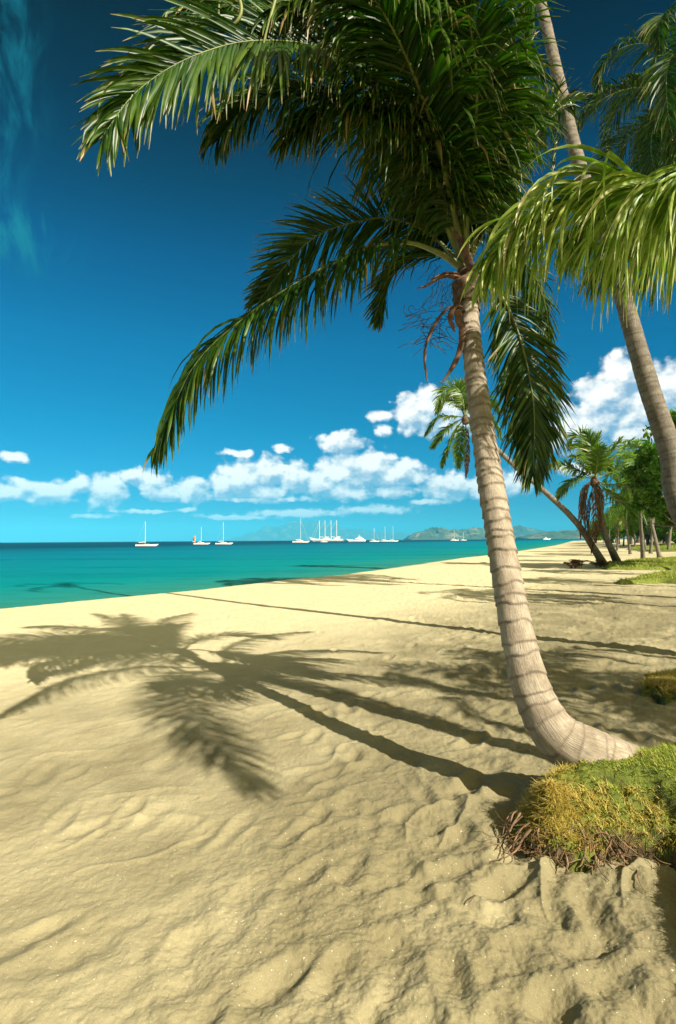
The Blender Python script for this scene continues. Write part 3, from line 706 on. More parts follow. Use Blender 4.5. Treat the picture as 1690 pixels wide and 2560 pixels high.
# a pale dry flower stalk hanging in the upper crown
for pts in ([(650, -40, 3.6), (622, 60, 3.6), (600, 140, 3.62), (578, 175, 3.64)], [(545, -30, 3.5), (560, 20, 3.5), (548, 52, 3.5), (520, 62, 3.5), (507, 30, 3.52), (515, -30, 3.55)]):
    C, L = spline(F_(pts), 26); V, F = tube(C, np.linspace(.014, .006, 26), 7)
    o = mk('flower_stalk', V, F, M['rachis'], palm)

# ------------------------------------------------------------------ near bank of turf
def bank_mesh(name, POLY, top, xr, yr, res, seed, slope=.2, lip=.1):
    xs = np.arange(xr[0], xr[1], res); ys = np.arange(yr[0], yr[1], res); Xb, Yb = np.meshgrid(xs, ys)
    sdv = poly_sd(POLY, Xb, Yb) + fbm(Xb * 9, Yb * 9, 4, seed, .65) * .10
    h = lip * sstep(-.03, .07, sdv) + (top - lip) * sstep(.04, slope, sdv) + .08 * sstep(.3, 1.2, sdv) + fbm(Xb * 3, Yb * 3, 4, seed + 3) * .03 * sstep(0, .1, sdv)
    h = np.where(sdv < -.03, -.15, h)
    nx = len(xs); i = np.arange(len(ys) - 1)[:, None] * nx; j = np.arange(nx - 1)[None]
    F = np.stack([i + j, i + j + 1, i + nx + j + 1, i + nx + j], -1).reshape(-1, 4)
    F = F[sdv.ravel()[F].max(1) > -.08]
    o = mk(name, np.stack([Xb, Yb, h], -1).reshape(-1, 3), F, M['turf_soil']); tag(o, kind='structure')
    return (xs, ys, h, sdv)
def sample(grid, x, y):
    xs, ys, h, sdv = grid; r_ = xs[1] - xs[0]
    ii = np.clip(((y - ys[0]) / r_).astype(int), 0, len(ys) - 1); jj = np.clip(((x - xs[0]) / r_).astype(int), 0, len(xs) - 1)
    return h[ii, jj], sdv[ii, jj]
def blades(name, x, y, z, hgt, wid, material, seed, lean=.6, outx=None, outy=None, segs=2):
    g = np.random.default_rng(seed); n = len(x); p = np.stack([x, y, z], -1)
    a = g.uniform(0, 6.28, n); d = np.stack([np.cos(a) * lean, np.sin(a) * lean, np.ones(n)], -1)
    if outx is not None: d[:, 0] += outx; d[:, 1] += outy
    d = nrm(d); wv_ = nrm(np.stack([-np.sin(a + g.normal(0, .6, n)), np.cos(a), np.zeros(n)], -1))
    hgt = hgt * g.uniform(.5, 1.4, n); rnd = g.random(n)
    V = np.zeros((n, 2 * (segs + 1), 3)); A = np.zeros((n, 2 * (segs + 1), 3)); A[:, :, 0] = rnd[:, None]
    bend = g.uniform(.1, .9, n)
    for k in range(segs + 1):
        w_ = wid * (1 - k / segs * .85)
        V[:, 2 * k] = p - wv_ * w_; V[:, 2 * k + 1] = p + wv_ * w_
        p = p + d * (hgt / segs)[:, None]
        d = nrm(d + np.stack([d[:, 0] * .3, d[:, 1] * .3, -bend * (1.2 if outx is not None else .7)], -1))
    b_ = (np.arange(n) * 2 * (segs + 1))[:, None] + (np.arange(segs) * 2)[None]
    F = np.stack([b_, b_ + 1, b_ + 3, b_ + 2], -1).reshape(-1, 4)
    o = mk(name, V.reshape(-1, 3), F, M[material], smooth=False, attrs={'leaf': A.reshape(-1, 3)}); return o
GB = bank_mesh('bank', BANK, .32, (.8, 6.4), (-1.4, 4.9), .02, 5, .30, .12)
GM = bank_mesh('bank', MOUND, .12, (2.8, 6.4), (5.0, 7.8), .03, 6)
g = np.random.default_rng(11)
def scatter(grid, n, xr, yr, lo=.03, hi=9):
    x = g.uniform(*xr, n); y = g.uniform(*yr, n); z, s_ = sample(grid, x, y); k = (s_ > lo) & (s_ < hi); return x[k], y[k], z[k] - .01
x, y, z = scatter(GB, 120000, (.9, 3.1), (2.1, 4.4), .015)
tag(blades('grass', x, y, z, .036, .0032, 'grass', 1, .8), 'short green grass covering the near bank', 'grass', kind='stuff')
def rim(POLY, grid, n, depth, xmax):
    """points and outward directions round the edge of the turf"""
    P = POLY; seg = np.roll(P, -1, 0) - P; Ls = np.linalg.norm(seg, axis=1); k = g.choice(len(P) - 3, n, p=Ls[:len(P) - 3] / Ls[:len(P) - 3].sum())
    t_ = g.random(n)[:, None]; p = P[k] + seg[k] * t_; out = np.stack([-seg[k, 1], seg[k, 0]], -1) / Ls[k, None]
    # polygon runs clockwise from the front: make sure out points away from the inside
    test = poly_sd(P, p[:, 0] + out[:, 0] * .05, p[:, 1] + out[:, 1] * .05); out[test > 0] *= -1
    p = p - out * g.uniform(-.02, depth, (n, 1)); m_ = (p[:, 0] < xmax)
    p, out = p[m_], out[m_]; z_, s_ = sample(grid, p[:, 0], p[:, 1]); ok_ = z_ > .02
    return p[ok_], out[ok_], z_[ok_]
p, out, z = rim(BANK[:16], GB, 34000, .20, 3.5)
tag(blades('dry_grass', p[:, 0], p[:, 1], z, .042, .0026, 'straw', 2, .8, out[:, 0] * .6, out[:, 1] * .6, 3), 'yellow straw and dry grass hanging over the edge of the near bank', 'dry grass', kind='stuff')
# extra tuft at the nose of the bank below the trunk
n = 7000; ax_ = g.normal(1.08, .10, n); ay_ = g.normal(3.12, .12, n); z_, s_ = sample(GB, ax_, ay_); k = s_ > .0
tag(blades('dry_grass', ax_[k], ay_[k], z_[k], .06, .0028, 'straw', 3, .9, None, None, 3), 'tuft of yellow straw at the tip of the near bank under the trunk', 'dry grass', kind='stuff')
p, out, z = rim(MOUND[:6], GM, 9000, .5, 6)
tag(blades('grass', p[:, 0], p[:, 1], z, .07, .005, 'straw', 4, .7, out[:, 0] * .4, out[:, 1] * .4, 2), 'brown dry grass on the low mound at the right edge', 'dry grass', kind='stuff')
# roots of the leaning palm hanging out of the bank
rg = np.random.default_rng(21)
for k in range(24):
    if k < 17:
        ang = rg.uniform(.0, 1.0); a_ = np.array([1.02 + .40 * ang, 3.03 - .05 * ang, rg.uniform(.03, .13)])
        dirn = np.array([-.35 + .35 * rg.normal(), -.85 + .3 * rg.normal(), 0])
    else:
        a_ = np.array([.97, 3.05 + rg.uniform(-.1, .15), rg.uniform(.08, .2)]); dirn = np.array([-1, .1 + .4 * rg.normal(), 0])
    ln = rg.uniform(.10, .40); pts = [a_]; d = dirn / np.linalg.norm(dirn); vz = -rg.uniform(.1, .7)
    for s_ in range(6):
        d = d + rg.normal(0, .38, 3) * [1, 1, 0]; d /= np.linalg.norm(d); q_ = pts[-1] + np.array([d[0] * ln / 6, d[1] * ln / 6, vz * ln / 4 + rg.normal(0, .01)])
        q_[2] = max(q_[2], .012 + rg.uniform(0, .01)); pts.append(q_); vz -= .25
    C, L = spline(pts, 26); V, F = tube(C, np.linspace(rg.uniform(.0035, .0085), .0015, 26) * (1 + .25 * rg.normal(0, 1, 26)).clip(.6, 1.4), 6)
    mk('root', V, F, M['root'], palm)
fb = []
for k in range(120):
    ang = rg.uniform(-.1, 1.25); a_ = np.array([1.0 + .38 * ang + rg.normal(0, .025), 3.02 - .05 * ang + rg.normal(0, .03), rg.uniform(.01, .13)])
    ln = rg.uniform(.08, .24); pts = [a_]; d = np.array([-.6 + .5 * rg.normal(), -.6 + .5 * rg.normal(), -rg.uniform(.1, 1.6)])
    for s_ in range(4):
        d = d + rg.normal(0, .5, 3); d /= np.linalg.norm(d); q_ = pts[-1] + d * ln / 4; q_[2] = max(q_[2], .006); pts.append(q_)
    C, L = spline(pts, 12); fb.append(tube(C, rg.uniform(.0012, .003), 4))
for k in range(70):                                            # fibrous mat where the trunk end goes into the turf
    a_ = at(rg.uniform(1470, 1530), rg.uniform(1745, 1780), 3.36 + rg.uniform(0, .10)); pts = [a_, a_ + [rg.uniform(-.02, .05), rg.uniform(-.05, 0), -.02], a_ + [rg.uniform(-.03, .08), rg.uniform(-.1, .0), -.07]]
    C, L = spline(pts, 8); fb.append(tube(C, rg.uniform(.0015, .0035), 4))
o = mk('root_fibres', *merge(fb), M['root_fibre'], palm); o['kind'] = 'stuff'

# ------------------------------------------------------------------ generic palms
def rand_palm(name, label, base, crown, r0=.15, r1=.09, nf=16, L=2.6, seed=0, leaf='leaf_far', dead=0, n=46, segs=3, keel=False, mids=None, step=.05, group=None, ll=.55, k=14, bark='bark_grey', w=.024, skip=None, extra=None):
    root = empty(name, tuple(base)); tag(root, label, 'palm tree', group)
    g_ = np.random.default_rng(seed); base = np.array(base, float); crown = np.array(crown, float)
    if mids is None:
        dlt = crown - base; mids = [base + dlt * .33 + np.array([0, 0, -.12]) * np.linalg.norm(dlt[:2]), base + dlt * .68 + np.array([0, 0, -.06]) * np.linalg.norm(dlt[:2])]
    P = [base - np.array([0, 0, .15])] + [np.array(q) for q in mids] + [crown]
    rad = np.interp(np.linspace(0, 1, len(P)), [0, .15, 1], [r0 * 1.25, r0, r1])
    trunk(root, P, rad, ring=.14 if step > .03 else .09, k=k, seed=seed, material=bark, flare=.06, step=step, ringamp=.006)
    sheath(root, crown, (0, 0, 1), r1 * 1.2, .35, seed)
    for i in range(nf):
        azd = i * 137.5 + g_.uniform(-15, 15); q = i / nf
        if skip and skip(azd % 360, q): continue
        up = 78 - 95 * q + g_.uniform(-8, 8); Lf = L * g_.uniform(.8, 1.1) * (.75 + .35 * math.sin(q * 3))
        P_ = arc(crown + np.array([0, 0, .2 - .2 * q]), azd, Lf, up, 28 + 10 * g_.random())
        frond(root, P_, leaf, r0=.028, n=n, L=ll * L / 2.6, w=w, droop=.20, seed=seed * 100 + i, segs=segs, keel=keel)
    for i in range(dead):
        azd = g_.uniform(0, 360) ; P_ = arc(crown, azd, L * g_.uniform(.7, .95), -35 - g_.uniform(0, 25), 22)
        frond(root, P_, 'leaf_dead', r0=.02, n=n // 2, L=.4 * L / 2.6, w=w * .7, droop=.6, seed=seed * 100 + 50 + i, segs=segs, keel=keel, stem='sheath', label='dead brown frond hanging down')
    if extra: extra(root, crown)
    return root

# palm just outside the right edge: its long bright frond hangs into the picture, its trunk throws the thinner shadow
Wc = np.array([2.85, 3.0, 4.85])
wp = empty('coconut_palm', (3.0, 2.75, .33)); tag(wp, 'palm beyond the right edge whose long sunlit yellow green frond droops into the picture', 'palm tree')
trunk(wp, [(3.02, 2.70, .18), (3.0, 2.78, 1.5), (2.95, 2.88, 3.0), tuple(Wc)], [.14, .115, .10, .085], k=28, seed=8, flare=.05)
sheath(wp, Wc - [0, 0, .1], (0, 0, 1), .10, .4, 8)
wc = tuple(Wc)
wf = [
 (dict(n=190, L=.98, w=.0135, droop=.10, seed=31, lift=.17, jit=1.5, segs=9, a0=40, a1=14), [Wc, at(1800, 190, 3.1), at(1680, 345, 3.15), at(1560, 425, 3.2), at(1430, 438, 3.28), at(1310, 470, 3.36), at(1215, 530, 3.42), at(1145, 605, 3.45)], 'leaf_sunlit'),
 (dict(n=160, L=.85, w=.0135, droop=.15, seed=32, lift=.1, jit=1.2, segs=7, a0=52), [Wc, at(1820, 250, 3.5), at(1700, 400, 3.7), at(1560, 470, 3.9), at(1430, 490, 4.0), at(1320, 560, 4.1)], 'leaf_sunlit'),
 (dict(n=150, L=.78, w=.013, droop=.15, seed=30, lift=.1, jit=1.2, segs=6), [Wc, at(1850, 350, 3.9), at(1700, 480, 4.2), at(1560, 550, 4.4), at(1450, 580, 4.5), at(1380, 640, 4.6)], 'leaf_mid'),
 (dict(n=150, L=.72, w=.0125, droop=.03, seed=33), [Wc, (2.95, 2.2, 5.3), (3.05, 1.1, 5.1), (3.25, 0.0, 4.25)], 'leaf'),
 (dict(n=147, L=0.60, w=0.0124, droop=.34, seed=34), [Wc, (2.3, 2.5, 5.4), (1.5, 2.0, 5.2), (.65, 1.55, 4.3)], 'leaf'),
 (dict(n=140, L=0.67, w=0.0124, droop=0.14, seed=35), [Wc, (2.3, 3.1, 5.4), (1.5, 3.0, 5.3), (.7, 2.8, 4.75)], 'leaf'),
 (dict(n=133, L=0.40, w=0.0124, droop=.34, seed=36), [Wc, (3.5, 3.5, 5.1), (4.0, 4.0, 4.9), (4.4, 4.35, 4.3)], 'leaf'),
 (dict(n=133, L=0.45, w=0.0124, droop=.34, seed=37), [Wc, (3.0, 4.0, 5.2), (3.2, 5.2, 5.0), (3.4, 6.2, 4.4)], 'leaf'),
 (dict(n=133, L=0.40, w=0.0124, droop=.34, seed=38), [Wc, (3.6, 2.9, 4.7), (4.4, 2.8, 4.2), (5.0, 2.6, 3.4)], 'leaf'),
 (dict(n=133, L=0.40, w=0.0124, droop=.34, seed=39), [Wc, (3.5, 2.5, 5.0), (4.1, 1.9, 4.8), (4.6, 1.4, 4.0)], 'leaf'),
]
for kw, P_, lf in wf: frond(wp, P_, lf, r0=.028, **kw)

# tall leaning palm at the right edge
Tc = at(1120, -520, 10.2)
rand_palm('coconut_palm', 'tall slender leaning palm trunk passing behind the bright frond at the right edge', (5.55, 7.15, .2), Tc, r0=.165, r1=.07, nf=6, L=3.0, seed=41, n=70, mids=[at(1592, 1200, 7.7), at(1556, 1050, 7.85), at(1500, 880, 8.0), at(1430, 640, 8.2), at(1340, 370, 8.5), at(1252, 0, 9.0)], step=.02, k=24, leaf='leaf', w=.014)
# dark crown in the top right corner
Rc = at(1640, 250, 14.0)
rand_palm('coconut_palm', 'dark palm crown filling the top right corner', (11.2, 13.4, .2), Rc, r0=.2, r1=.13, nf=30, L=4.8, seed=43, n=110, segs=4, leaf='leaf', step=.03, k=18, ll=.50, w=.020)
# mid-distance pair on the beach
def hp(px, py, Y, z=None): return at(px, py, Y)
def mid_palm(label, base, mids, crown, radii, fr_, dead, seed, Yc):
    root = empty('coconut_palm', tuple(base)); tag(root, label, 'palm tree')
    trunk(root, [base - np.array([0, 0, .2])] + mids + [crown], radii, ring=.16, k=16, seed=seed, material='bark_grey', flare=.1, step=.04, ringamp=.008)
    sheath(root, crown - [0, 0, .3], (0, 0, 1), radii[-1] * 1.25, .45, seed); g_ = np.random.default_rng(seed)
    for i_, (pts, L_, dr_) in enumerate(fr_):
        k_ = len(pts); dy = g_.uniform(-1.6, 1.6)
        P_ = [crown] + [at(a_, b_, Yc + dy * (q + 1) / k_) for q, (a_, b_) in enumerate(pts)]
        frond(root, P_, 'leaf_far', r0=.05, r1=.01, n=85, L=L_ * 1.25, w=.032, droop=dr_, seed=seed * 50 + i_, segs=4, keel=False, roll=(g_.uniform(-20, 30), g_.uniform(20, 60)))
    for i_, pts in enumerate(dead):
        P_ = [crown] + [at(a_, b_, Yc - .3 + .5 * g_.random()) for a_, b_ in pts]
        frond(root, P_, 'leaf_dead', r0=.04, n=55, L=.55, w=.03, droop=.5, seed=seed * 50 + 30 + i_, segs=4, keel=False, stem='sheath', label='dead brown frond hanging down')
    return root
z2 = lambda L_: [(1252.6 + .2013 * a_, 974.2 + .2013 * b_) for a_, b_ in L_]
z1 = lambda L_: [((1000 + a_ / 2.272) / DS, (900 + b_ / 2.272) / DS) for a_, b_ in L_]
cr = at(1379, 1111, 32)
mid_palm('upright beach palm with a long skirt of dead brown fronds under its crown', onz(1436, 1306, .1), [at(1420, 1278, 32), at(1406, 1246, 32), at(1394, 1195, 32)], cr, [.26, .19, .17, .16, .15], [
    (z2([(600, 560), (560, 350), (480, 190), (380, 200), (340, 320)]), .75, .10), (z2([(620, 520), (600, 330), (560, 200), (500, 140)]), .7, .08), (z2([(640, 500), (650, 300), (690, 160)]), .65, .03),
    (z2([(450, 590), (300, 530), (150, 520), (60, 610)]), .75, .22), (z2([(720, 480), (850, 330), (935, 225)]), .75, .12), (z2([(800, 610), (1000, 590), (1160, 640), (1200, 740)]), .7, .22),
    (z2([(760, 740), (950, 750), (1150, 840), (1270, 970), (1330, 1110)]), .75, .22), (z2([(780, 830), (930, 950), (1040, 1100), (1060, 1320)]), .8, .15), (z2([(470, 660), (330, 740), (220, 880)]), .75, .2),
    (z2([(480, 520), (400, 430), (340, 520)]), .7, .2), (z2([(560, 480), (470, 330), (380, 300)]), .7, .15), (z2([(700, 560), (780, 520), (830, 600)]), .6, .2), (z2([(650, 560), (680, 380), (740, 300)]), .6, .1)],
    [z2([(600, 800), (560, 1100), (590, 1450)]), z2([(660, 800), (690, 1100), (640, 1400)]), z2([(560, 780), (520, 1050), (540, 1330)]), z2([(500, 780), (480, 1000), (470, 1350)]), z2([(630, 800), (640, 1150), (590, 1520)]), z2([(680, 780), (700, 950), (690, 1150)]), z2([(540, 760), (500, 930), (490, 1120)])], 46, 32)
cr = at(1079, 968, 33)
mid_palm('strongly leaning palm behind the main trunk with its bright green crown out over the beach', onz(1403, 1308, .1), [at(1383, 1281, 32.2), at(1337, 1212, 32.3), at(1270, 1146, 32.5), at(1180, 1068, 32.8)], cr, [.28, .20, .17, .15, .14, .13], [
    (z1([(350, 200), (300, 150), (230, 200), (205, 300)]), .75, .12), (z1([(330, 250), (270, 220), (220, 290)]), .75, .12), (z1([(300, 320), (220, 330), (150, 420)]), .7, .18), (z1([(310, 360), (240, 420), (185, 495)]), .7, .15),
    (z1([(330, 380), (290, 470), (245, 600)]), .7, .12), (z1([(350, 400), (340, 500), (335, 610)]), .65, .1), (z1([(420, 250), (500, 220), (560, 300)]), .7, .15), (z1([(440, 330), (520, 340), (570, 440)]), .7, .18),
    (z1([(390, 200), (420, 140), (480, 160)]), .7, .12), (z1([(420, 400), (470, 480), (500, 600)]), .7, .12), (z1([(360, 220), (340, 140), (370, 110)]), .6, .05)],
    [z1([(380, 480), (380, 580), (375, 660)])], 45, 33)
# palms out of frame on the right that stripe the sand with shadow
for k, (bx, by, h, sd_) in enumerate([(8.2, 1.2, 5.4, 51), (12.5, 8.8, 8.0, 52), (15.5, 14.5, 7.5, 53), (18.0, 21.0, 7.0, 54), (23.5, 26.5, 8, 55)]):
    rand_palm('coconut_palm', ['palm beyond the right edge shading the sand behind the bank', 'tall palm beyond the right edge casting a long shadow over the mid beach', 'palm beyond the right edge near the grass strip', 'palm beyond the right edge level with the broad leaved tree', 'palm beyond the right edge behind the grass strip'][k],
              (bx, by, .1), (bx - .5, by + .2, h), nf=15, L=2.7, seed=sd_, n=44, group='palms beyond the right edge', w=.03)

# ------------------------------------------------------------------ far grass strips, grove
def patch(name, pts, z, seed, nbl, hgt, label):
    P = np.array(pts, float); x0, y0 = P.min(0); x1, y1 = P.max(0)
    xs = np.linspace(x0 - .5, x1 + .5, 130); ys = np.linspace(y0 - .5, y1 + .5, 130); Xp, Yp = np.meshgrid(xs, ys)
    s_ = poly_sd(P, Xp, Yp) + fbm(Xp * .9, Yp * .9, 3, seed) * .8
    lz, _ = land_z(Xp, Yp); h = lz - .12 + (z + .12) * sstep(0, .5, s_) + fbm(Xp * .7, Yp * .7, 3, seed + 1) * .08
    nx = 130; i = np.arange(129)[:, None] * nx; j = np.arange(129)[None]
    F = np.stack([i + j, i + j + 1, i + nx + j + 1, i + nx + j], -1).reshape(-1, 4); F = F[s_.ravel()[F].max(1) > -.3]
    o = mk(name, np.stack([Xp, Yp, h], -1).reshape(-1, 3), F, M['turf_soil']); tag(o, kind='structure')
    g_ = np.random.default_rng(seed); x = g_.uniform(x0, x1, nbl); y = g_.uniform(y0, y1, nbl)
    jj = np.clip(((x - xs[0]) / (xs[1] - xs[0])).astype(int), 0, 129); ii = np.clip(((y - ys[0]) / (ys[1] - ys[0])).astype(int), 0, 129)
    ok_ = s_[ii, jj] > .1
    b_ = blades('grass', x[ok_], y[ok_], h[ii, jj][ok_], hgt, hgt * .12, 'grass', seed, .6); tag(b_, label, 'grass', kind='stuff')
gp = lambda L_: [tuple(onz(a_, b_, .15)[:2]) for a_, b_ in L_]
patch('bank', gp([(1424, 1347), (1450, 1335), (1500, 1327), (1600, 1322), (1900, 1318), (1900, 1352), (1600, 1347), (1500, 1346)]), .16, 61, 30000, .10, 'nearer green grass strip on the beach at the right edge')
patch('bank', gp([(1393, 1314), (1425, 1304), (1480, 1298), (1568, 1295), (1800, 1292), (1800, 1318), (1568, 1315), (1450, 1317)]), .2, 62, 60000, .13, 'green grass strip running right from the feet of the beach palms')
patch('bank', gp([(1452, 1274), (1500, 1268), (1568, 1265), (1750, 1263), (1750, 1281), (1568, 1280), (1490, 1279)]), .2, 63, 60000, .2, 'far green grass under the grove palms')
# grove: prototypes copied in a loop
def far_palm(seed, h, lean):
    return rand_palm('coconut_palm', 'grove palm on the grass', (0, 0, 0), (lean, 0, h), r0=.13, r1=.09, nf=17, L=3.4, seed=seed, n=26, segs=2, step=.12, k=9, w=.055, ll=.6, dead=2)
protos = [far_palm(71, 6.5, -1.2), far_palm(72, 8.0, .9), far_palm(73, 5.2, -.4)]
def copy_tree(o, parent=None):
    c = o.copy(); COL.objects.link(c); c.parent = parent
    for ch in list(o.children): copy_tree(ch, c)
    return c
spots = [(1492, 38, .9), (1530, 44, 1.0), (1462, 52, .85), (1550, 60, 1.15), (1500, 64, 1.0), (1432, 70, .8), (1475, 80, 1.0), (1520, 85, 1.15), (1447, 96, .95), (1415, 105, .8), (1490, 110, 1.1), (1540, 100, 1.3), (1400, 135, .9), (1430, 140, 1.0), (1462, 135, 1.1), (1385, 180, .9), (1408, 200, 1.0), (1372, 240, .8), (1580, 50, 1.2), (1510, 54, .9)]
where = ['nearest palm of the grove, left of the broad leaved tree', 'palm of the grove close under the broad leaved tree', 'palm at the grass edge of the grove', 'tall grove palm at the right edge', 'grove palm just behind the nearest ones', 'small grove palm on the seaward side', 'grove palm in the middle of the grove', 'tall grove palm deep at the right', 'slim grove palm toward the sea', 'short grove palm at the seaward end', 'grove palm behind the middle one', 'large grove palm at the back right', 'distant grove palm by the beach end', 'distant shorter palm in the back row', 'distant taller palm in the back row', 'far palm nearing the point', 'far palm behind the last beach', 'smallest farthest palm at the end of the grove', 'grove palm cut by the right edge', 'low grove palm among the trunks']
gg = np.random.default_rng(9)
for i, (px, Yd, sc) in enumerate(spots):
    src = protos[i % 3]; o = src if i < 3 else copy_tree(src)
    p = at(px, 1300, Yd); o.location = (p[0], Yd, .05 + (.2 if Yd < 60 else 0)); o.rotation_euler = (gg.uniform(-.12, .12), gg.uniform(-.16, .16), gg.uniform(-3.1, 3.1)); o.scale = (sc,) * 3
    o['label'] = where[i]; o['group'] = 'palms of the far grove'

def leafy(name, label, c, rad, base, n=9000, size=.16, seed=0, group=None, cat='tree', mat_='leaf_tree'):
    root = empty(name, tuple(base)); tag(root, label, cat, group); g_ = np.random.default_rng(seed)
    c = np.array(c, float); base = np.array(base, float)
    br = []; P0 = base + (c - base) * .45
    C, L = spline([base - [0, 0, .2], base + (c - base) * .2 + [.1, 0, 0], P0], 14); br.append(tube(C, np.linspace(.26, .17, 14) * rad[0] / 3.2, 9))
    cl = []
    nb = 44
    for i in range(nb):
        d = g_.normal(0, 1, 3); d /= np.linalg.norm(d); d[2] = d[2] * .9 + .1
        q = c + d * np.array(rad) * g_.uniform(.55, .95); cl.append((q, g_.uniform(.13, .30) * rad[0]))
        C, L = spline([P0, (P0 + q) / 2 + g_.normal(0, .15, 3), q], 12); br.append(tube(C, np.linspace(.09, .015, 12) * rad[0] / 3.2, 5))
    mk('trunk', *merge(br), M['bark_grey'], root)
    pts = []
    for q, r_ in cl:
        d = nrm(g_.normal(0, 1, (n // nb, 3))); pts.append(q + d * (r_ * g_.random((n // nb, 1)) ** .45) * [1, 1, .75])
    p = np.vstack(pts); k = len(p); a = nrm(g_.normal(0, 1, (k, 3)) + [0, 0, -.3]); b_ = nrm(np.cross(a, g_.normal(0, 1, (k, 3))))
    s_ = size * g_.uniform(.6, 1.3, (k, 1)); V = np.stack([p - a * s_, p + b_ * s_ * .5, p + a * s_, p - b_ * s_ * .5], 1)
    A = np.zeros((k, 4, 3)); A[:, :, 0] = g_.random(k)[:, None]
    mk('crown', V.reshape(-1, 3), np.arange(4 * k).reshape(-1, 4), M[mat_], root, smooth=False, attrs={'leaf': A.reshape(-1, 3)})
    return root
q = at(1548, 1120, 30); leafy('broadleaf_tree', 'bushy broad leaved tree rising behind the palms at the right edge', (q[0] + .5, 30, q[2]), (2.3, 2.6, 2.7), (q[0] + .8, 30, .3), 12000, .16, 81)
q = at(1575, 1040, 27); leafy('broadleaf_tree', 'taller broad leaved tree cut off by the right edge', (q[0] + 1.2, 27, q[2]), (2.6, 2.6, 2.8), (q[0] + 1.6, 27, .3), 9000, .16, 82)
bsp = [(1432, 1212, 120, 4.0), (1462, 1206, 112, 4.0), (1500, 1205, 95, 3.6), (1545, 1200, 88, 3.8), (1590, 1195, 80, 4), (1405, 1228, 170, 4), (1478, 1185, 150, 6.0), (1530, 1175, 140, 7), (1418, 1222, 150, 4.4), (1520, 1212, 100, 3.6), (1566, 1215, 92, 3.5)]
blab = ['low tree mass at the seaward side of the grove', 'dark tree behind the middle of the grove', 'rounded tree behind the grove palms', 'dense tree at the right of the grove', 'dense tree at the right edge behind the grove', 'small far tree at the beach end', 'tall dark tree in the grove backdrop', 'largest tree of the grove backdrop', 'far low tree next to the beach end', 'low leafy tree between the rounded trees of the grove', 'low leafy tree near the right edge under the tall one']
for i, (px, py_, Yd, r_) in enumerate(bsp):
    q = at(px, py_ + 9, Yd); leafy('broadleaf_tree', blab[i], q, (r_ * 1.25, r_, r_ * .72), (q[0], Yd, 0), 4200, .36, 90 + i, 'trees behind the grove')

lg = np.random.default_rng(33); n = 420
lx = lg.uniform(-1.0, 12, n); ly = lg.uniform(2.6, 26, n); k_ = (lx > .02 * ly) & (lx < .75 * ly) & (shore_dist(lx, ly) < -2); lx, ly = lx[k_], ly[k_]
pos_ = np.stack([X.ravel()[fidx], Y.ravel()[fidx]], -1)
lz_ = np.array([Z.ravel()[fidx][np.argmin((pos_[:, 0] - a_) ** 2 + (pos_[:, 1] - b_) ** 2)] if math.hypot(a_, b_) < 13.5 else land_z(np.array([a_]), np.array([b_]))[0][0] for a_, b_ in zip(lx, ly)])
o = blades('beach_litter', lx, ly, lz_ + .004, .085, .0045, 'litter', 35, 6.0, None, None, 3); tag(o, 'scattered dry brown leaf scraps lying on the sand', 'leaf litter', kind='stuff')

# dead brown palm stump clump and rocks
def dead_clump(px, py_, label):
    c = onz(px, py_, .02); root = empty('dead_palm_clump', tuple(c)); tag(root, label, 'dead frond'); g_ = np.random.default_rng(int(px))
    for i in range(13):
        P_ = arc(c + np.array([g_.uniform(-.3, .3), 0, .02]), g_.uniform(0, 360), .55, g_.uniform(35, 85), 14)
        frond(root, P_, 'leaf_dead', r0=.02, n=18, L=.3, w=.02, droop=.2, seed=int(px) + i, segs=3, stem='sheath')
dead_clump(1335, 1318, 'small brown clump of dead palm leaves lying on the sand')
dead_clump(1395, 1316, 'brown dead leaves at the foot of the beach palms')
def rock(px, py_, s_, seed, label):
    c = onz(px, py_, s_ * .3); g_ = np.random.default_rng(seed)
    import bmesh
    bm = bmesh.new(); bmesh.ops.create_icosphere(bm, subdivisions=3, radius=1)
    V = np.array([v.co[:] for v in bm.verts]); F = np.array([[v.index for v in f.verts] for f in bm.faces]); bm.free()
    for _ in range(9):                                       # chip flat facets off
        d = nrm(g_.normal(0, 1, 3)); k_ = V @ d; V = V - np.maximum(k_ - g_.uniform(.55, .8), 0)[:, None] * d
    V = V * np.array([1.1, .8, .65]) * s_; V += (fbm(V[:, 0] * 20, V[:, 2] * 20 + V[:, 1] * 9, 3, seed) * s_ * .12)[:, None]
    o = mk('rock', V, F, M['rock'], smooth=False); o.location = c; tag(o, label, 'rock', 'rocks under the bank')
rock(1482, 1945, .055, 1, 'pale angular rock at the foot of the bank'); rock(1447, 1942, .038, 2, 'flat grey rock left of the pale one'); rock(1420, 1950, .026, 3, 'smallest stone at the foot of the bank')

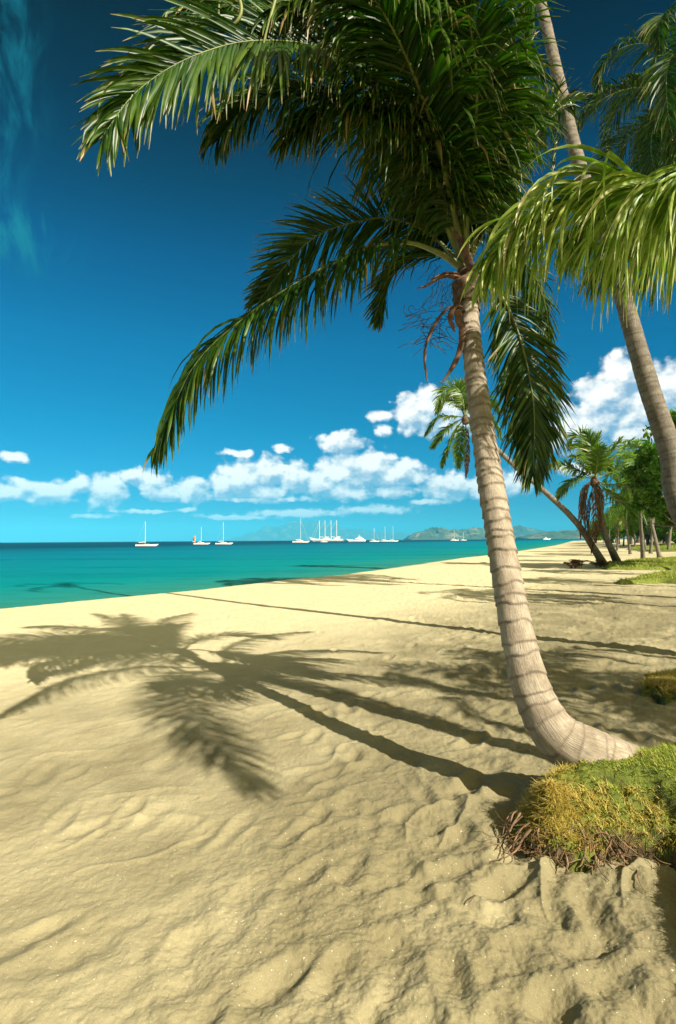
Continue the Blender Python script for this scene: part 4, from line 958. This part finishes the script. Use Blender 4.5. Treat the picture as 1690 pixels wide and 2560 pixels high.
# ------------------------------------------------------------------ boats
def hullmesh(L, B, H, sheer=.25, bow=.12, draft=.3, tilt=0):
    ns = 24; V = []; xs = np.linspace(-.5, .5, ns)
    for x_ in xs:
        t_ = x_ + .5; bw = B / 2 * max(.02, (math.sin(math.pi * min(1, .22 + .78 * t_)) ** .6 if t_ < .45 else (1 - ((t_ - .45) / .55) ** 2.2)))
        top = H * (1 + sheer * ((t_ - .35) / .65) ** 2); ov = bow * L * max(0, (t_ - .7) / .3) ** 2
        for s_, z_ in ((-1, top), (-.96, top * .5), (-.78, 0), (-.3, -draft), (.3, -draft), (.78, 0), (.96, top * .5), (1, top)):
            V.append((x_ * L + ov * (z_ / H if z_ > 0 else 0), bw * s_, z_))
    k = 8; F = []
    for i in range(ns - 1):
        for j in range(k - 1): F.append((i * k + j, i * k + j + 1, (i + 1) * k + j + 1, (i + 1) * k + j))
        F.append((i * k + 7, i * k, (i + 1) * k, (i + 1) * k + 7))
    F.append((0, 1, 6, 7)); F.append((1, 2, 5, 6)); F.append((2, 3, 4, 5))
    return np.array(V), np.array(F)
def place(V, o, yaw, base):
    ca, sa = math.cos(yaw), math.sin(yaw); return V @ np.array([[ca, sa, 0], [-sa, ca, 0], [0, 0, 1]]) + base
def line(a, b_, r_, k=6):
    C = np.linspace(np.array(a, float), np.array(b_, float), 3); return tube(C, r_, k, up=(0, 1, .01))
def sailboat(px, Yd, Lpx, mastpx, label, flip=1, masts=((.05, 1.0),), seed=0, mizzen_sail=False, cabin='white', furl='sailcloth', yaw=.12, jib=True, name='sailboat', cat='sailboat', group='yachts anchored in the bay', wood=False):
    """hull length and mast height given as they show in the photograph, turned into metres at that distance"""
    k_ = DS * Yd / FPX; L = Lpx * k_; H = L * .085; mh = mastpx * k_
    p = at(px, 1260, Yd); base = np.array([p[0], Yd, SEAZ]); root = empty(name, tuple(base)); tag(root, label, cat, group)
    yw = yaw if flip > 0 else math.pi + yaw
    def add(nm, VF, mt, smooth=False, par=None):
        o = mk(nm, place(np.array(VF[0], float), None, yw, base), VF[1], M[mt], root, smooth=smooth); return o
    add('hull', hullmesh(L * .92, L * .26, H), 'white')
    V, F = hullmesh(L * .925, L * .265, H * .16, 0, .02, .2); V[:, 2] += .02; add('boot_stripe', (V, F), 'boot')
    add('cabin', merge([box((-.02 * L, 0, H * 1.3), (L * .36, L * .13, H * .75)), box((.1 * L, 0, H * 1.15), (L * .2, L * .11, H * .5))]), 'wood' if wood else cabin)
    add('cabin_window', box((-.02 * L, 0, H * 1.38), (L * .28, L * .137, H * .22)), 'window')
    add('cockpit_canopy', box((-.22 * L, 0, H * 1.75), (L * .12, L * .12, H * .18)), 'navy' if seed % 2 else 'cream')
    rr_ = max(.07, .30 * k_)
    for mx, ms in masts:
        top = H + mh * ms; o = add('mast', line((mx * L, 0, H * .9), (mx * L, 0, top), rr_), 'mast')
        for fz in (.55, .78): add('spreader', line((mx * L, -.06 * L, H + (top - H) * fz), (mx * L, .06 * L, H + (top - H) * fz), rr_ * .45, 4), 'mast')
        bl = .32 * L if len(masts) == 1 else .17 * L
        add('boom', line((mx * L, 0, H * 2.2), (mx * L - bl, 0, H * 2.1), rr_ * .7), 'mast')
        add('furled_sail', line((mx * L - .01 * L, 0, H * 2.55), (mx * L - bl * .95, 0, H * 2.35), rr_ * 1.3), furl)
        add('backstay', line((mx * L, 0, top), (max(mx - .45, -.46) * L, 0, H * 1.1), rr_ * .16, 4), 'mast')
        for s_ in (-1, 1): add('shroud', line((mx * L, 0, top * .95), (mx * L - .02 * L, s_ * .1 * L, H), rr_ * .14, 4), 'mast')
    if jib: add('furled_jib', line((masts[0][0] * L, 0, H + mh * masts[0][1] * .96), (.52 * L, 0, H * 1.3), rr_ * .42, 5), 'sailcloth')
    if mizzen_sail:
        a_, b2, t2 = -.36 * L, -.50 * L, H * 1.5
        V = np.array([(a_, 0, t2), (b2, .05 * L, t2), (b2, .03 * L, t2 + .34 * mh), (a_, 0, t2 + .42 * mh), (a_, .05, t2), (b2, .05 * L + .05, t2), (b2, .03 * L + .05, t2 + .34 * mh), (a_, .05, t2 + .42 * mh)])
        add('mizzen_sail', (V, np.array([(0, 1, 2, 3), (7, 6, 5, 4), (0, 4, 5, 1), (1, 5, 6, 2), (2, 6, 7, 3), (3, 7, 4, 0)])), 'rust_sail')
    return root
sailboat(338, 215, 48, 54, 'white sloop with brown canvas anchored alone at the far left', 1, ((-.02, 1),), 1, wood=True, jib=False, yaw=.25)
sailboat(466, 300, 36, 38, 'small white ketch with a rust coloured mizzen sail', 1, ((.02, 1), (-.36, .5)), 2, mizzen_sail=True, jib=False, yaw=.3)
sailboat(518, 290, 38, 49, 'white sloop with a tall mast right of the rust sailed ketch', 1, ((.0, 1),), 3, jib=False)
sailboat(696, 430, 38, 52, 'white sloop left of the four masted schooner with its stay sloping to the right', 1, ((.04, 1),), 4, yaw=.1)
sailboat(868, 520, 23, 30, 'smallest white sloop right of the motor yacht', 1, ((.0, 1),), 5)
sailboat(893, 560, 24, 33, 'white sloop between two others right of the motor yacht', 1, ((.02, 1),), 6, jib=False)
sailboat(912, 540, 22, 34, 'rightmost of the three white sloops right of the motor yacht', 1, ((.0, 1),), 7, jib=False)
sailboat(1054, 700, 20, 24, 'white yacht seen against the green hills left of the main trunk', 1, ((.0, 1),), 8)
sailboat(1075, 760, 15, 18, 'tiny white yacht closest to the left side of the main trunk', 1, ((.0, 1),), 9, jib=False)
sailboat(751, 520, 16, 6, 'small white launch lying in front of the schooner hull', 1, ((.0, 1),), 11, jib=False, name='launch', cat='boat')
# four-masted schooner
def schooner():
    Yd = 760; k_ = DS * Yd / FPX; L = 76 * k_; H = 3.0; mh = 44 * k_; p = at(762, 1256, Yd); base = np.array([p[0], Yd, SEAZ])
    root = empty('four_masted_schooner', tuple(base)); tag(root, 'long white four masted sailing ship with bare masts in the middle of the bay', 'sailing ship'); yw = math.pi - .08
    def add(nm, VF, mt): return mk(nm, place(np.array(VF[0], float), None, yw, base), VF[1], M[mt], root, smooth=False)
    add('hull', hullmesh(L * .93, L * .16, H, .35, .08, .5), 'white')
    V, F = hullmesh(L * .932, L * .163, H * .2, 0, .02, .3); V[:, 2] += H * .62; add('hull_stripe', (V, F), 'boot')
    add('bowsprit', line((.44 * L, 0, H * 1.35), (.60 * L, 0, H * 1.9), .3), 'mast')
    add('deckhouse', merge([box((-.25 * L, 0, H * 1.35), (.2 * L, 4.5, 2.0)), box((.08 * L, 0, H * 1.3), (.22 * L, 4.2, 1.7))]), 'white')
    for x0 in (21, 8, -6, -19):
        x_ = x0 * k_
        add('mast', line((x_, 0, H), (x_, 0, H + mh), .34), 'mast')
        add('boom', line((x_, 0, H * 1.9), (x_ - 9.5 * k_, 0, H * 1.9), .16), 'mast')
        add('furled_sail', line((x_ - .3, 0, H * 2.1), (x_ - 9 * k_, 0, H * 2.05), .32), 'sailcloth')
        add('spreader', line((x_, -1.6, H + mh * .7), (x_, 1.6, H + mh * .7), .12, 4), 'mast')
    for a_, b_ in ((21, 40), (21, 33), (8, 21), (-6, 8), (-19, -6)):
        add('stay', line((a_ * k_, 0, H + mh * .96), (b_ * k_, 0, H * 1.5 if b_ > 21 else H + mh * .5), .09, 4), 'mast')
schooner()
def motor(px, Yd, Lpx, label, flip=1, name='motor_yacht'):
    k_ = DS * Yd / FPX; L = Lpx * k_; H = L * .10; p = at(px, 1256, Yd); base = np.array([p[0], Yd, SEAZ]); root = empty(name, tuple(base)); tag(root, label, 'motor yacht', 'yachts anchored in the bay'); yw = math.pi + .1 if flip < 0 else .1
    def add(nm, VF, mt): return mk(nm, place(np.array(VF[0], float), None, yw, base), VF[1], M[mt], root, smooth=False)
    add('hull', hullmesh(L * .92, L * .22, H, .55, .10, .4), 'white')
    def wedge(x0, x1, z0, z1, w_, rake, rk2=.3):
        h_ = z1 - z0; V = np.array([(x0, -w_, z0), (x1, -w_, z0), (x1, w_, z0), (x0, w_, z0), (x0 + rk2 * h_, -w_ * .85, z1), (x1 - rake * h_, -w_ * .85, z1), (x1 - rake * h_, w_ * .85, z1), (x0 + rk2 * h_, w_ * .85, z1)]); return V, box((0, 0, 0), (1, 1, 1))[1]
    add('main_deck', wedge(-.36 * L, .26 * L, H * .95, H * 1.95, L * .085, 1.6), 'white')
    add('saloon_window', wedge(-.30 * L, .235 * L, H * 1.25, H * 1.62, L * .088, 1.6), 'window')
    add('flybridge', wedge(-.26 * L, .08 * L, H * 1.95, H * 2.6, L * .07, 1.8), 'white')
    add('radar_arch', wedge(-.12 * L, -.05 * L, H * 2.6, H * 3.3, L * .05, .8, -.4), 'white')
    add('mast', line((-.08 * L, 0, H * 3.2), (-.09 * L, 0, H * 4.1), .1), 'mast')
motor(829, 560, 42, 'large white motor yacht right of the four masted schooner', -1)
motor(1268, 950, 18, 'white motor boat close to the far beach end', 1)
# ------------------------------------------------------------------ air
HD = 1.05e-4
V, F = box((0, 7400, 170), (36000, 18000, 348)); V[:, 2] = np.where(V[:, 2] > 100, 420, -9.0)
hm = bpy.data.materials.new('haze_air'); hm.use_nodes = True; t = NT(hm.node_tree); t.n.clear()
pv = t.node('ShaderNodeVolumePrincipled'); pv.inputs['Color'].default_value = (.08, .62, 1.0, 1); pv.inputs['Density'].default_value = HD; pv.inputs['Anisotropy'].default_value = -0.25
oo = t.node('ShaderNodeOutputMaterial'); t.l.new(pv.outputs[0], oo.inputs['Volume'])
hz_o = mk('haze', V, F, hm, smooth=False); tag(hz_o, kind='stuff'); hz_o['label'] = 'thin blue sea haze over the bay'
scene.cycles.volume_bounces = 0
scene.cycles.max_bounces = 8; scene.cycles.transparent_max_bounces = 8
